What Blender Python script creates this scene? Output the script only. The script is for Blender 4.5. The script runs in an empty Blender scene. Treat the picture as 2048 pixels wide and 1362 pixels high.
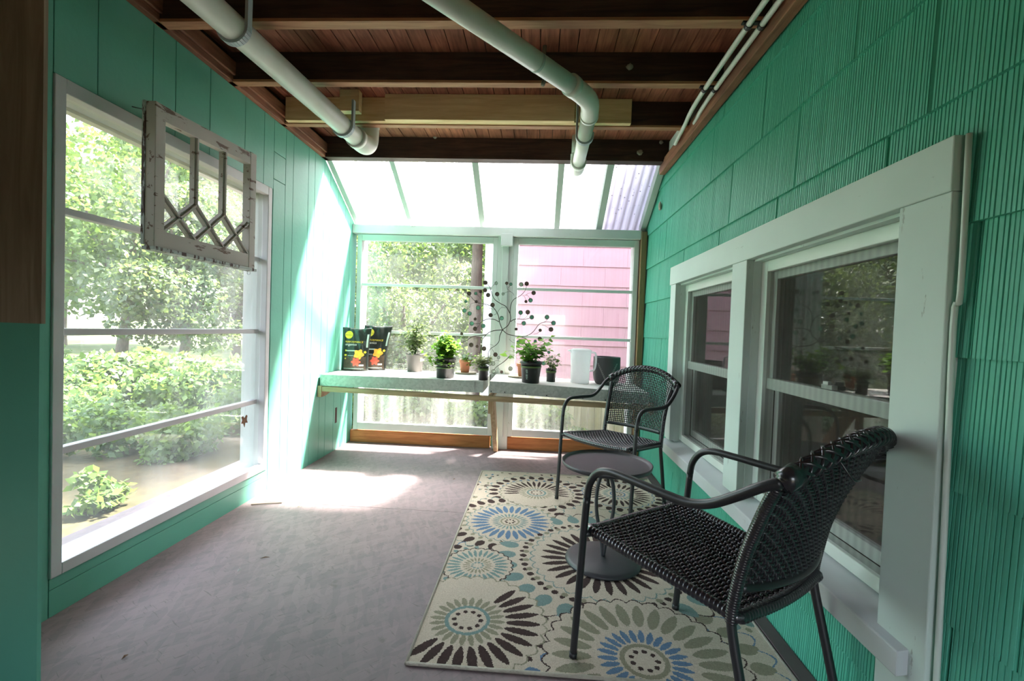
import bpy, math, random
import numpy as np
from mathutils import Vector, Matrix
random.seed(7); RNG = np.random.default_rng(7)
S = bpy.context.scene
COL = S.collection
PI = math.pi
OFF = {}

# ------------------------------------------------------------------ mesh builder
class MB:
    def __init__(s): s.v = []; s.f = []; s.m = []
    def add(s, vs, fs, mi=0):
        o = len(s.v); s.v += [tuple(p) for p in vs]; s.f += [tuple(i + o for i in f) for f in fs]; s.m += [mi] * len(fs); return s
    def box(s, x0, x1, y0, y1, z0, z1, mi=0):
        vs = [(x, y, z) for z in (z0, z1) for y in (y0, y1) for x in (x0, x1)]
        return s.add(vs, [(0, 2, 3, 1), (4, 5, 7, 6), (0, 1, 5, 4), (2, 6, 7, 3), (0, 4, 6, 2), (1, 3, 7, 5)], mi)
    def hexa(s, a, b, mi=0):   # two quads, a bottom, b top, same winding
        return s.add(list(a) + list(b), [(3, 2, 1, 0), (4, 5, 6, 7), (0, 1, 5, 4), (1, 2, 6, 5), (2, 3, 7, 6), (3, 0, 4, 7)], mi)
    def bar(s, p, q, w, h, up=(0, 0, 1), mi=0):   # rectangular bar from p to q
        p = Vector(p); q = Vector(q); d = (q - p).normalized(); u = Vector(up)
        r = d.cross(u).normalized(); u = r.cross(d).normalized()
        A = [p + r * a * w / 2 + u * b * h / 2 for a, b in ((-1, -1), (1, -1), (1, 1), (-1, 1))]
        B = [c + (q - p) for c in A]
        return s.hexa(A, B, mi)
    def quad(s, a, b, c, d, mi=0): return s.add([a, b, c, d], [(0, 1, 2, 3)], mi)
    def prism(s, poly, axis, a, b, mi=0):
        def put(u, w, t): return {'x': (t, u, w), 'y': (u, t, w), 'z': (u, w, t)}[axis]
        n = len(poly)
        vs = [put(u, w, a) for u, w in poly] + [put(u, w, b) for u, w in poly]
        return s.add(vs, [tuple(range(n))[::-1], tuple(range(n, 2 * n))] + [(i, (i + 1) % n, n + (i + 1) % n, n + i) for i in range(n)], mi)
    def tube(s, pts, r, seg=10, caps=True, mi=0, flat=1.0, upv=None):
        P = [Vector(p) for p in pts]; n = len(P)
        R = r if hasattr(r, '__len__') else [r] * n
        T = [(P[min(i + 1, n - 1)] - P[max(i - 1, 0)]).normalized() for i in range(n)]
        u = Vector(upv) if upv is not None else (Vector((0, 0, 1)) if abs(T[0].z) < .9 else Vector((1, 0, 0)))
        o = len(s.v)
        for i in range(n):
            u = (u - T[i] * u.dot(T[i])).normalized(); w = T[i].cross(u)
            for k in range(seg):
                a = 2 * PI * k / seg
                s.v.append(tuple(P[i] + (w * math.cos(a) + u * math.sin(a) * flat) * R[i]))
        for i in range(n - 1):
            for k in range(seg):
                k2 = (k + 1) % seg
                s.f.append((o + i * seg + k, o + i * seg + k2, o + (i + 1) * seg + k2, o + (i + 1) * seg + k)); s.m.append(mi)
        if caps:
            s.f.append(tuple(o + k for k in range(seg))[::-1]); s.m.append(mi)
            s.f.append(tuple(o + (n - 1) * seg + k for k in range(seg))); s.m.append(mi)
        return s
    def lathe(s, prof, c=(0, 0, 0), seg=32, mi=0, sx=1.0, sy=1.0):
        o = len(s.v); n = len(prof)
        for r, z in prof:
            for k in range(seg):
                a = 2 * PI * k / seg
                s.v.append((c[0] + r * sx * math.cos(a), c[1] + r * sy * math.sin(a), c[2] + z))
        for i in range(n - 1):
            for k in range(seg):
                k2 = (k + 1) % seg
                s.f.append((o + i * seg + k, o + i * seg + k2, o + (i + 1) * seg + k2, o + (i + 1) * seg + k)); s.m.append(mi)
        for i, rev in ((0, True), (n - 1, False)):
            if prof[i][0] > 1e-6:
                t = tuple(o + i * seg + k for k in range(seg)); s.f.append(t[::-1] if rev else t); s.m.append(mi)
        return s
    def ball(s, c, r, seg=10, rings=6, mi=0, jit=0):
        r = r if hasattr(r, '__len__') else (r, r, r); vs = []; fs = []
        for i in range(rings + 1):
            t = PI * i / rings
            for k in range(seg):
                a = 2 * PI * k / seg; j = 1 + jit * (random.random() - .5)
                vs.append((c[0] + r[0] * math.sin(t) * math.cos(a) * j, c[1] + r[1] * math.sin(t) * math.sin(a) * j, c[2] - r[2] * math.cos(t) * j))
        for i in range(rings):
            for k in range(seg):
                k2 = (k + 1) % seg; fs.append((i * seg + k, i * seg + k2, (i + 1) * seg + k2, (i + 1) * seg + k))
        return s.add(vs, fs, mi)

def spline(pts, n=8):
    P = [Vector(p) for p in pts]; P = [P[0] * 2 - P[1]] + P + [P[-1] * 2 - P[-2]]; out = []
    for i in range(1, len(P) - 2):
        a, b, c, d = P[i - 1], P[i], P[i + 1], P[i + 2]
        for k in range(n):
            t = k / n
            out.append(.5 * ((2 * b) + (c - a) * t + (2 * a - 5 * b + 4 * c - d) * t * t + (3 * b - a - 3 * c + d) * t ** 3))
    out.append(P[-2]); return out

def setp(o, label=None, cat=None, group=None, kind=None):
    if label: o['label'] = label
    if cat: o['category'] = cat
    if group: o['group'] = group
    if kind: o['kind'] = kind
    return o
def mesh_from(name, V, F, mats, mi=None, smooth=False):
    me = bpy.data.meshes.new(name); me.from_pydata(V, [], F)
    for m in (mats if isinstance(mats, (list, tuple)) else [mats]): me.materials.append(m)
    if mi is not None and any(mi): me.polygons.foreach_set('material_index', mi)
    if smooth: me.polygons.foreach_set('use_smooth', [True] * len(me.polygons))
    me.update(); return me
def obj(name, mb, mats, parent=None, smooth=False, bevel=0, label=None, **kw):
    o_ = OFF.get(parent.name if parent else None, None)
    V = mb.v if o_ is None else [(a - o_[0], b - o_[1], c - o_[2]) for a, b, c in mb.v]
    o = bpy.data.objects.new(name, mesh_from(name, V, mb.f, mats, mb.m, smooth)); COL.objects.link(o)
    if o_ is not None: OFF[o.name] = o_
    if parent: o.parent = parent
    if bevel:
        b = o.modifiers.new('bevel', 'BEVEL'); b.width = bevel; b.segments = 2; b.limit_method = 'ANGLE'; b.harden_normals = False
    if smooth == 'auto': pass
    return setp(o, label, **kw)
def thing(name, label, cat, loc, rz=0, group=None, kind=None, local=False):
    o = bpy.data.objects.new(name, None); COL.objects.link(o); o.location = loc; o.rotation_euler = (0, 0, rz); o.empty_display_size = .05
    OFF[o.name] = (0, 0, 0) if local else tuple(loc)
    return setp(o, label, cat, group, kind)
def dup(root, loc, rz, label, group=None):
    r = root.copy(); COL.objects.link(r); r.location = loc; r.rotation_euler = (0, 0, rz); r['label'] = label
    if group: r['group'] = group
    for ch in list(root.children):
        c = ch.copy(); COL.objects.link(c); c.parent = r
        for g in list(ch.children):
            d = g.copy(); COL.objects.link(d); d.parent = c
    return r

# ------------------------------------------------------------------ materials
class N:
    def __init__(s, name):
        s.m = bpy.data.materials.new(name); s.m.use_nodes = True; s.t = s.m.node_tree; s.t.nodes.clear()
        s.out = s.t.nodes.new('ShaderNodeOutputMaterial')
    def n(s, typ, **kw):
        nd = s.t.nodes.new('ShaderNode' + typ)
        for k, v in kw.items():
            if hasattr(nd, k) and not k.startswith('i_'): setattr(nd, k, v)
            else: nd.inputs[k[2:].replace('_', ' ') if k.startswith('i_') else k].default_value = v
        return nd
    def l(s, a, b): s.t.links.new(a, b)
    def coord(s, scale=(1, 1, 1), rot=(0, 0, 0), src='Object'):
        c = s.n('TexCoord'); m = s.n('Mapping'); m.inputs['Scale'].default_value = scale; m.inputs['Rotation'].default_value = rot
        s.l(c.outputs[src], m.inputs[0]); return m.outputs[0]
    def rcoord(s, ang, scale):      # turn first, then stretch
        a = s.coord((1, 1, 1), (0, 0, ang)); m = s.n('Mapping'); m.inputs['Scale'].default_value = scale; s.l(a, m.inputs[0]); return m.outputs[0]
    def noise(s, vec, scale=5, detail=3, rough=.5, dist=0):
        t = s.n('TexNoise'); t.inputs['Scale'].default_value = scale; t.inputs['Detail'].default_value = detail
        t.inputs['Roughness'].default_value = rough; t.inputs['Distortion'].default_value = dist; s.l(vec, t.inputs['Vector']); return t.outputs['Fac']
    def ramp(s, fac, stops):
        r = s.n('ValToRGB'); e = r.color_ramp.elements
        while len(e) < len(stops): e.new(.5)
        for i, (p, c) in enumerate(stops):
            e[i].position = p; c = c if hasattr(c, '__len__') else (c, c, c); e[i].color = (c[0], c[1], c[2], 1)
        s.l(fac, r.inputs[0]); return r.outputs[0]
    def mix(s, fac, a, b, blend='MIX'):
        m = s.n('Mix', data_type='RGBA', blend_type=blend)
        for i, x in ((0, fac), (6, a), (7, b)):
            if hasattr(x, 'links') or hasattr(x, 'is_linked'): s.l(x, m.inputs[i])
            else: m.inputs[i].default_value = x if i == 0 else (x[0], x[1], x[2], 1)
        return m.outputs[2]
    def bump(s, h, st=.3, d=.01):
        b = s.n('Bump'); b.inputs['Strength'].default_value = st; b.inputs['Distance'].default_value = d; s.l(h, b.inputs['Height']); return b.outputs[0]
    def prin(s, col, rough=.5, metal=0, spec=.5, normal=None, **kw):
        p = s.n('BsdfPrincipled')
        for k, v in (('Base Color', col), ('Roughness', rough), ('Metallic', metal), ('Specular IOR Level', spec)):
            if hasattr(v, 'is_linked'): s.l(v, p.inputs[k])
            else: p.inputs[k].default_value = (*v, 1) if k == 'Base Color' else v
        if normal is not None: s.l(normal, p.inputs['Normal'])
        for k, v in kw.items(): p.inputs[k.replace('_', ' ')].default_value = v
        return p.outputs[0]
    def done(s, sh): s.l(sh, s.out.inputs[0]); return s.m

def sc(c, k): return tuple(min(1, x * k) for x in c)
def M_plain(name, col, rough=.5, metal=0, spec=.5, var=.15, scale=6, bump=0, bscale=60, stretch=(1, 1, 1), **kw):
    n = N(name); v = n.coord(stretch); f = n.noise(v, scale, 4)
    c = n.ramp(f, [(.3, sc(col, 1 - var)), (.7, sc(col, 1 + var))])
    nm = n.bump(n.noise(n.coord(stretch), bscale, 3), bump, .01) if bump else None
    return n.done(n.prin(c, rough, metal, spec, nm, **kw))
def M_wood(name, dark, light, axis=0, scale=1, rough=.65, spec=.3, knots=True, blotch=0):
    n = N(name); st = [14, 14, 14]; st[axis] = 1.1; v = n.coord([x * scale for x in st])
    f = n.noise(v, 2.2, 6, .6, 1.2); c = n.ramp(f, [(.28, dark), (.5, tuple((a + b) / 2 for a, b in zip(dark, light))), (.72, light)])
    if blotch:
        b = n.noise(n.coord(), 1.7, 4); c = n.mix(n.ramp(b, [(.42, 0.), (.62, blotch)]), c, sc(dark, .35))
    nm = n.bump(f, .25, .004)
    return n.done(n.prin(c, rough, 0, spec, nm))
def M_peel(name, paint, under, amount=.5, axis=1, rough=.6, var=.1):
    n = N(name); st = [9, 9, 9]; st[axis] = 2.0; v = n.coord(st)
    f = n.noise(v, 3.0, 8, .65); f2 = n.noise(n.coord(), 3, 3)
    pc = n.ramp(f2, [(.3, sc(paint, 1 - var)), (.7, paint)])
    m = n.ramp(f, [(amount - .015, (1, 1, 1)), (amount + .015, (0, 0, 0))])
    c = n.mix(m, pc, under)
    return n.done(n.prin(c, rough, 0, .35, n.bump(m, -.3, .003)))
def M_leaf(name, cols, trans=.45, rough=.45):
    n = N(name); g = n.n('NewGeometry'); c = n.ramp(g.outputs['Random Per Island'], [(i / (len(cols) - 1), k) for i, k in enumerate(cols)])
    p = n.prin(c, rough, 0, .4); t = n.n('BsdfTranslucent')
    tc = n.mix(.26, c, (.42, .62, .08), 'MIX'); n.l(tc, t.inputs[0])
    m = n.n('MixShader'); m.inputs[0].default_value = trans; n.l(p, m.inputs[1]); n.l(t.outputs[0], m.inputs[2])
    return n.done(m.outputs[0])
def two_sided_ior(n, ior):     # the same surface reflectance from either face of a thin pane
    g = n.n('NewGeometry'); mr = n.n('MapRange'); mr.inputs[3].default_value = ior; mr.inputs[4].default_value = 1 / ior; n.l(g.outputs['Backfacing'], mr.inputs[0]); return mr.outputs[0]
def M_glass(name, dirt=.08, dvar=.1, tint=(.95, .97, .96), gloss=.06, streak=(1, 1, .25), scale=4, dcol=(.85, .87, .83), valley=0):
    n = N(name); v = n.coord(streak); f = n.noise(v, scale, 5, .6)
    fac = n.ramp(f, [(.35, max(0, dirt - dvar)), (.72, dirt + dvar)])
    tr = n.n('BsdfTransparent'); tr.inputs[0].default_value = (*tint, 1)
    d = n.n('BsdfTranslucent'); d.inputs[0].default_value = (*dcol, 1)
    d2 = n.n('BsdfDiffuse'); d2.inputs[0].default_value = (*dcol, 1)
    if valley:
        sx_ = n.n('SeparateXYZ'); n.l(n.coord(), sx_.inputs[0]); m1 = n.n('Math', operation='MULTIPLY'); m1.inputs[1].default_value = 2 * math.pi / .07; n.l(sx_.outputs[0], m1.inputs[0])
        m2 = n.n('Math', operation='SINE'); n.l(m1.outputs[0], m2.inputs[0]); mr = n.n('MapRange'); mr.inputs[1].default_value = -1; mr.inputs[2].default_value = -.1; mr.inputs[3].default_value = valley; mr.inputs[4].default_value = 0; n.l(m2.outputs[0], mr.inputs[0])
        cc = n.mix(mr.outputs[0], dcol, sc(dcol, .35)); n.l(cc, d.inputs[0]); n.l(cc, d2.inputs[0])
    dm = n.n('MixShader'); dm.inputs[0].default_value = .35; n.l(d.outputs[0], dm.inputs[1]); n.l(d2.outputs[0], dm.inputs[2])
    m = n.n('MixShader'); n.l(fac, m.inputs[0]); n.l(tr.outputs[0], m.inputs[1]); n.l(dm.outputs[0], m.inputs[2])
    gl = n.n('BsdfGlossy'); gl.inputs['Roughness'].default_value = .02
    fr = n.n('Fresnel'); n.l(two_sided_ior(n, 1.45), fr.inputs[0])
    mm = n.n('MixShader'); n.l(fr.outputs[0], mm.inputs[0]); n.l(m.outputs[0], mm.inputs[1]); n.l(gl.outputs[0], mm.inputs[2])
    return n.done(mm.outputs[0])

TEAL = (.070, .300, .215)
m_teal = M_plain('teal_paint', (.125, .42, .31), .42, var=.06, scale=3, bump=.08, bscale=40)
m_shingle = None
def mk_shingle():
    n = N('teal_shingle_paint'); v = n.coord((1, 1, 1)); f = n.noise(v, 2.5, 3)
    st = n.noise(n.coord((1, 70, .04)), 2.0, 2, .6)
    c = n.ramp(f, [(.3, (.082, .425, .300)), (.7, (.115, .49, .36))])
    c2 = n.mix(n.ramp(st, [(.35, .28), (.65, 0.)]), c, (.05, .30, .21))
    return n.done(n.prin(c2, .5, 0, .35))
m_shingle = mk_shingle()
m_groove = M_plain('groove_dark', (.02, .06, .045), .8)
def mk_floor():
    n = N('painted_osb_floor'); base = (.305, .245, .265)
    f = n.noise(n.coord(), 1.1, 4); f2 = n.noise(n.coord((1, 1, 1)), 9, 6, .65)
    c = n.ramp(f, [(.3, (.212, .158, .174)), (.7, (.285, .205, .208))])
    vz = n.n('TexVoronoi'); vz.feature = 'F1'; vz.inputs['Scale'].default_value = 42; vz.inputs['Randomness'].default_value = 1
    mp = n.rcoord(.8, (1, .30, 1)); n.l(mp, vz.inputs['Vector'])
    vz2 = n.n('TexVoronoi'); vz2.inputs['Scale'].default_value = 46; n.l(n.rcoord(-.35, (1, .28, 1)), vz2.inputs['Vector'])
    hh = n.mix(.5, vz.outputs['Color'], vz2.outputs['Color'])
    bw = n.n('RGBToBW'); n.l(hh, bw.inputs[0])
    scr = n.noise(n.rcoord(.55, (10, 80, 1)), 1.6, 3, .6, .5); scr2 = n.noise(n.rcoord(-.75, (10, 75, 1)), 1.6, 3, .6, .5)
    lines = n.mix(1, n.ramp(scr, [(.30, .75), (.36, 0.)]), n.ramp(scr2, [(.30, .75), (.36, 0.)]), 'ADD')
    spk = n.ramp(f2, [(.30, .6), (.37, 0.)])
    c = n.mix(n.ramp(bw.outputs[0], [(.2, .55), (.7, 0.)]), c, (.135, .112, .120))
    c = n.mix(lines, c, (.12, .095, .09)); c = n.mix(spk, c, (.13, .10, .09))
    return n.done(n.prin(c, .62, 0, .4, n.bump(bw.outputs[0], .35, .003)))
m_floor = mk_floor()
m_white = M_peel('aged_white_paint', (.66, .68, .66), (.30, .27, .22), .30)
m_whiteclean = M_plain('white_paint', (.66, .70, .67), .45, var=.05, scale=2, bump=.15, bscale=30, stretch=(1, 1, .15))
m_casing = M_peel('weathered_casing_paint', (.60, .69, .65), (.33, .36, .33), .335, axis=2, var=.08)
m_casingh = M_peel('weathered_head_casing_paint', (.60, .69, .65), (.33, .36, .33), .32, axis=1, var=.08)
m_sillpaint = M_peel('weathered_sill_paint', (.56, .59, .60), (.34, .35, .35), .33, axis=1)
m_vinyl = M_plain('vinyl', (.64, .70, .65), .35, var=.03)
m_greyframe = M_plain('grey_white_sash_paint', (.60, .59, .60), .5, var=.05)
m_sash = M_peel('chipped_sash_paint', (.50, .465, .42), (.14, .085, .06), .40, axis=1, var=.15)
m_sashend = M_peel('old_sash_end_paint', (.45, .50, .48), (.06, .03, .022), .47, axis=2)
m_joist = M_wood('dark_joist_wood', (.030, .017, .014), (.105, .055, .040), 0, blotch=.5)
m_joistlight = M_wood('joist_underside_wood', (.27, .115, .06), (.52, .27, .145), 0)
m_deck = M_wood('stained_deck_plank', (.19, .058, .035), (.62, .22, .12), 1, blotch=.6)
m_pine = M_wood('new_pine', (.70, .46, .22), (.92, .70, .40), 0, scale=.9)
m_redwood = M_wood('brown_trim_wood', (.16, .062, .038), (.44, .19, .105), 1, blotch=.5)
m_cedar = M_wood('orange_timber', (.28, .095, .030), (.52, .215, .075), 0)
m_studwood = M_wood('treated_stud_wood', (.16, .10, .045), (.33, .22, .11), 2)
m_railwood = M_wood('weathered_rail_wood', (.22, .145, .08), (.46, .335, .20), 0)
m_bracketwood = M_wood('bracket_wood', (.30, .185, .10), (.56, .40, .25), 2)
m_stripdark = M_plain('dark_mauve_strip', (.085, .062, .066), .7, var=.2)
m_ply = M_wood('grey_brown_plywood', (.21, .155, .105), (.40, .305, .22), 2, scale=.6)
m_galv = None
def mk_galv():
    n = N('galvanized_sheet'); vz = n.n('TexVoronoi'); vz.inputs['Scale'].default_value = 55; n.l(n.coord(), vz.inputs['Vector'])
    bw = n.n('RGBToBW'); n.l(vz.outputs['Color'], bw.inputs[0]); f = n.noise(n.coord(), 6, 6, .65)
    c = n.ramp(bw.outputs[0], [(.2, (.34, .36, .33)), (.8, (.43, .45, .42))]); c = n.mix(n.ramp(f, [(.5, 0.), (.75, .5)]), c, (.42, .39, .33))
    return n.done(n.prin(c, .52, .25, .4))
m_galv = mk_galv()
m_traytop = M_peel('sunlit_dusty_tray_top', (.66, .64, .61), (.40, .36, .30), .36, axis=0, var=.15)  # dusty top sheet, lightened further so its colour carries the sun's glare
m_pvc = None
def mk_pvc():
    n = N('white_pvc'); f = n.noise(n.coord((4, 4, 4)), 1.2, 4); s = n.noise(n.coord((1, 1, 1)), 70, 3, .8)
    c = n.ramp(f, [(.3, (.62, .62, .54)), (.7, (.72, .72, .66))]); c = n.mix(n.ramp(s, [(.23, .6), (.27, 0.)]), c, (.2, .18, .12))
    return n.done(n.prin(c, .38, 0, .45))
m_pvc = mk_pvc()
m_pvcgrey = M_plain('grey_pvc_strap', (.42, .47, .50), .42, var=.06)
m_black = M_plain('black_rubber', (.012, .012, .013), .5)
m_frame = M_plain('charcoal_powder_coat', (.018, .018, .020), .38, .0, .55, var=.1)
m_wicker = M_plain('black_resin_wicker', (.020, .019, .023), .24, 0, .8, var=.3, scale=25)
m_table = M_plain('grey_powder_coat', (.036, .037, .042), .42, 0, .5, var=.06, bump=.1, bscale=200)
m_glassL = M_glass('hazy_window_glass', .085, .06)
m_glassF = M_glass('dirty_window_glass', .035, .03, scale=3)
m_glassLow = M_glass('grimy_low_window_glass', .075, .06, scale=3, streak=(3, 1, .3))
m_poly = M_glass('clear_corrugated_plastic', .14, .04, (.97, .97, .97), streak=(1, .2, .2))
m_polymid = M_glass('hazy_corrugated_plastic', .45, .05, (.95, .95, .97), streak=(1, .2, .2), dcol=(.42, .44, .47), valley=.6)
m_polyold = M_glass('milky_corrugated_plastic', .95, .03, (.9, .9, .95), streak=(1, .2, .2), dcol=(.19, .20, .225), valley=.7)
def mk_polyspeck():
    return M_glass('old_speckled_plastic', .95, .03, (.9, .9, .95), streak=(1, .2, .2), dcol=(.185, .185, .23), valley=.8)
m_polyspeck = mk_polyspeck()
m_rafter = M_peel('grey_white_rafter_paint', (.46, .50, .46), (.16, .13, .10), .29, axis=1)
m_plate = M_peel('head_plate_paint', (.60, .63, .60), (.28, .24, .20), .29, axis=0)
m_darkglass = None
def mk_dark():
    n = N('dark_window_glass'); tr = n.n('BsdfTransparent'); tr.inputs[0].default_value = (.75, .75, .74, 1)
    g = n.n('BsdfGlossy'); g.inputs['Roughness'].default_value = .012; lw = n.n('Fresnel'); n.l(two_sided_ior(n, 2.1), lw.inputs[0])
    m = n.n('MixShader'); n.l(lw.outputs[0], m.inputs[0]); n.l(tr.outputs[0], m.inputs[1]); n.l(g.outputs[0], m.inputs[2]); return n.done(m.outputs[0])
m_darkglass = mk_dark()
def mk_screen():
    n = N('insect_screen'); w = n.n('TexWave'); w.inputs['Scale'].default_value = 9; w.inputs['Distortion'].default_value = 1.2; w.bands_direction = 'Y'; n.l(n.coord(), w.inputs['Vector'])
    fac = n.ramp(w.outputs['Fac'], [(0, .17), (1, .22)])
    tr = n.n('BsdfTransparent'); d = n.n('BsdfDiffuse'); d.inputs[0].default_value = (.085, .076, .068, 1)
    m = n.n('MixShader'); n.l(fac, m.inputs[0]); n.l(tr.outputs[0], m.inputs[1]); n.l(d.outputs[0], m.inputs[2]); return n.done(m.outputs[0])
m_screen = mk_screen()
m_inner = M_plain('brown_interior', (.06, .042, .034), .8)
m_pink = None
def mk_pink():
    n = N('pink_shingle_paint'); f = n.noise(n.coord((50, 1, .5)), 2, 3); c = n.ramp(f, [(.3, (.43, .235, .275)), (.7, (.475, .27, .31))])
    return n.done(n.prin(c, .6, 0, .3))
m_pink = mk_pink()
m_extwhite = M_plain('exterior_white_paint', (.74, .74, .76), .5, var=.05)
m_extcream = M_plain('exterior_cream_trim', (.62, .58, .42), .6, var=.1)
m_ground = None
def mk_ground():
    n = N('sunlit_lawn'); f = n.noise(n.coord(), .45, 5, .6); f2 = n.noise(n.coord(), 9, 5, .7)
    c = n.ramp(f, [(.32, (.035, .06, .018)), (.5, (.085, .11, .04)), (.7, (.19, .165, .11))]); c = n.mix(n.ramp(f2, [(.3, .55), (.7, 0.)]), c, (.05, .06, .02))
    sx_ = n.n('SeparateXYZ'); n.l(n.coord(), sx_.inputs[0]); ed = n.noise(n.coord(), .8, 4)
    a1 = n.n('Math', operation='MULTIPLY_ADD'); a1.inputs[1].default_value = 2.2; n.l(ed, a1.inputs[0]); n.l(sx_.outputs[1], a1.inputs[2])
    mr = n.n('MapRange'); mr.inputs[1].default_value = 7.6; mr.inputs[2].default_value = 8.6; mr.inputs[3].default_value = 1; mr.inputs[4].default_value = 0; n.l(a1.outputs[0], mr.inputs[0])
    dirt = n.ramp(f2, [(.3, (.024, .022, .012)), (.7, (.060, .050, .028))]); c = n.mix(mr.outputs[0], c, dirt)  # brown earth near the building, darkened in place of the shade lying there
    return n.done(n.prin(c, .9, 0, .1))
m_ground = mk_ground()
m_bark = M_plain('bark', (.10, .075, .055), .9, var=.3, scale=12, bump=.6, bscale=14, stretch=(4, 4, .6))
m_leafA = M_leaf('bright_leaf', [(.034, .075, .02), (.062, .12, .03), (.11, .17, .05), (.085, .14, .055)])
m_leafB = M_leaf('grey_green_leaf', [(.036, .062, .032), (.06, .092, .045), (.105, .135, .075), (.075, .105, .055)], .35)
m_leafC = M_leaf('deep_leaf', [(.025, .06, .02), (.05, .10, .03), (.09, .15, .04)], .4)
m_herb = M_leaf('herb_leaf', [(.06, .17, .015), (.11, .26, .02), (.19, .36, .04)], .4, .4)
m_mint = M_leaf('mint_leaf', [(.05, .15, .03), (.11, .28, .04), (.22, .42, .06)], .4, .4)
m_pale = M_leaf('pale_leaf', [(.10, .13, .07), (.17, .20, .10), (.24, .27, .13)], .35)
m_stem = M_plain('plant_stem', (.09, .15, .04), .6)
m_soil = M_plain('potting_soil', (.022, .015, .011), .95, bump=.8, bscale=40)
m_potblack = M_plain('black_plastic_pot', (.012, .012, .013), .32, var=.1)
m_potgrey = M_plain('taupe_plastic_pot', (.125, .108, .105), .5, var=.06)
m_terra = M_plain('terracotta', (.46, .17, .09), .75, var=.12, scale=10)
m_saucer = M_plain('stone_saucer', (.34, .29, .22), .7)
m_planter = M_plain('charcoal_planter', (.055, .053, .056), .5, var=.08)
m_planterpat = M_plain('planter_leaf_relief', (.30, .29, .28), .55)
m_band = M_plain('green_label', (.085, .13, .035), .5)
m_labelpale = M_plain('pale_label_print', (.40, .50, .46), .5)
m_copper = M_plain('dark_bronze_metal', (.035, .022, .018), .42, .6, .5, var=.25)
m_patina = M_plain('verdigris_disc', (.20, .44, .34), .5, .2, var=.35, scale=30)
m_bronze = M_plain('brown_bronze_disc', (.15, .10, .085), .45, .35, var=.35, scale=30)
m_palegls = M_plain('pale_glass_disc', (.50, .56, .48), .25, 0, .6)
def mk_jug():
    n = N('frosted_plastic'); p = n.prin((.90, .91, .92), .35, 0, .5); t = n.n('BsdfTranslucent'); t.inputs[0].default_value = (.95, .96, .97, 1)
    m = n.n('MixShader'); m.inputs[0].default_value = .72; n.l(p, m.inputs[1]); n.l(t.outputs[0], m.inputs[2])
    tr = n.n('BsdfTransparent'); m2 = n.n('MixShader'); m2.inputs[0].default_value = .15; n.l(m.outputs[0], m2.inputs[1]); n.l(tr.outputs[0], m2.inputs[2]); return n.done(m2.outputs[0])
m_jug = mk_jug()
m_bag = M_plain('glossy_bag_film', (.022, .026, .024), .22, 0, .6, var=.2, scale=8, bump=.55, bscale=11)
m_bagside = M_plain('bag_green_film', (.030, .075, .060), .3, 0, .5)
m_bagbrown = M_plain('bag_brown_print', (.075, .050, .038), .3, var=.4, scale=30)
m_yellow = M_plain('yellow_print', (.82, .62, .05), .35, var=.03)
m_whitep = M_plain('white_print', (.80, .80, .78), .35, var=.03)
m_orange = M_plain('orange_print', (.88, .42, .06), .35, var=.2, scale=40)
m_red = M_plain('red_print', (.62, .10, .06), .35, var=.25, scale=40)
m_darkp = M_plain('dark_print', (.03, .05, .02), .4)
m_mud = M_plain('pale_mud_nest', (.30, .27, .22), .95, var=.2, scale=30, bump=.6, bscale=60)
m_rope = M_plain('frayed_rope', (.16, .14, .11), .9)
m_twig = M_plain('pale_twig', (.42, .33, .26), .8)
m_deadleaf = M_plain('dead_leaf', (.14, .07, .035), .8)
m_screw = M_plain('dark_screw', (.02, .02, .02), .5, .5)
m_zinc = M_plain('zinc_wire', (.35, .36, .36), .35, .8)
m_fence = M_plain('olive_brown_planks', (.26, .24, .12), .8, var=.2, scale=3, stretch=(8, 8, .5))

# ------------------------------------------------------------------ setting
XL, XR, YF = -1.80, .98, 4.33
# floor: two painted panels with a seam
mb = MB(); mb.box(-2.4, XR + .02, 2.783, YF + .06, -.03, 0); mb.box(-2.4, XR + .02, -1.6, 2.780, -.03, 0)
mb.box(-2.4, XR + .02, 2.779, 2.784, -.03, -.0025)
obj('floor', mb, m_floor, label='mauve grey painted strand-board floor with one panel seam', cat='floor', kind='structure')
obj('trim_1', MB().box(.915, .972, .9, YF - .01, .0, .012), m_stripdark, bevel=.002, label='thin dark floor strip along the foot of the shingled wall', cat='trim', kind='structure')

# left wall: vertical boards around window_1
WY0, WY1, WZ0, WZ1 = 1.588, 2.955, .148, 2.03
mb = MB()
def topz(y): return 2.50 if y < 3.69 else 2.50 - (y - 3.69) * (.40 / .65)
def board(y0, y1, z0, z1, g=.0016):
    a, b = y0 + g, y1 - g
    zt0, zt1 = (min(z1, topz(a)), min(z1, topz(b)))
    x0, x1 = XL - .02, XL
    mb.hexa([(x0, a, z0), (x1, a, z0), (x1, b, z0), (x0, b, z0)], [(x0, a, zt0), (x1, a, zt0), (x1, b, zt1), (x0, b, zt1)])
up = [1.25, 1.587, 1.754, 2.015, 2.145, 2.378, 2.671, 2.862, 2.972]
for a, b in zip(up, up[1:]):
    if a < 1.58: board(a, b, .0, 2.5)
    else: board(a, b, WZ1 + .002, 2.5)
board(1.587, 2.972, .105, WZ0 - .002); board(1.587, 2.972, 0, .103)
far = [2.972, 3.115, 3.215, 3.43, 3.53, 3.69, 3.80, 3.96, 4.11, 4.22, YF + .05]
for i, (a, b) in enumerate(zip(far, far[1:])):
    if i == 0:
        board(a, b, 0, 2.10); board(a, b, 2.104, 2.28); board(a, b, 2.284, 2.5)
    else: board(a, b, 0, 2.5)
mb2 = MB(); mb2.box(XL - .06, XL - .021, 1.25, WY0, 0, 2.7); mb2.box(XL - .06, XL - .021, WY1 + .015, 3.69, 0, 2.7)
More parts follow.
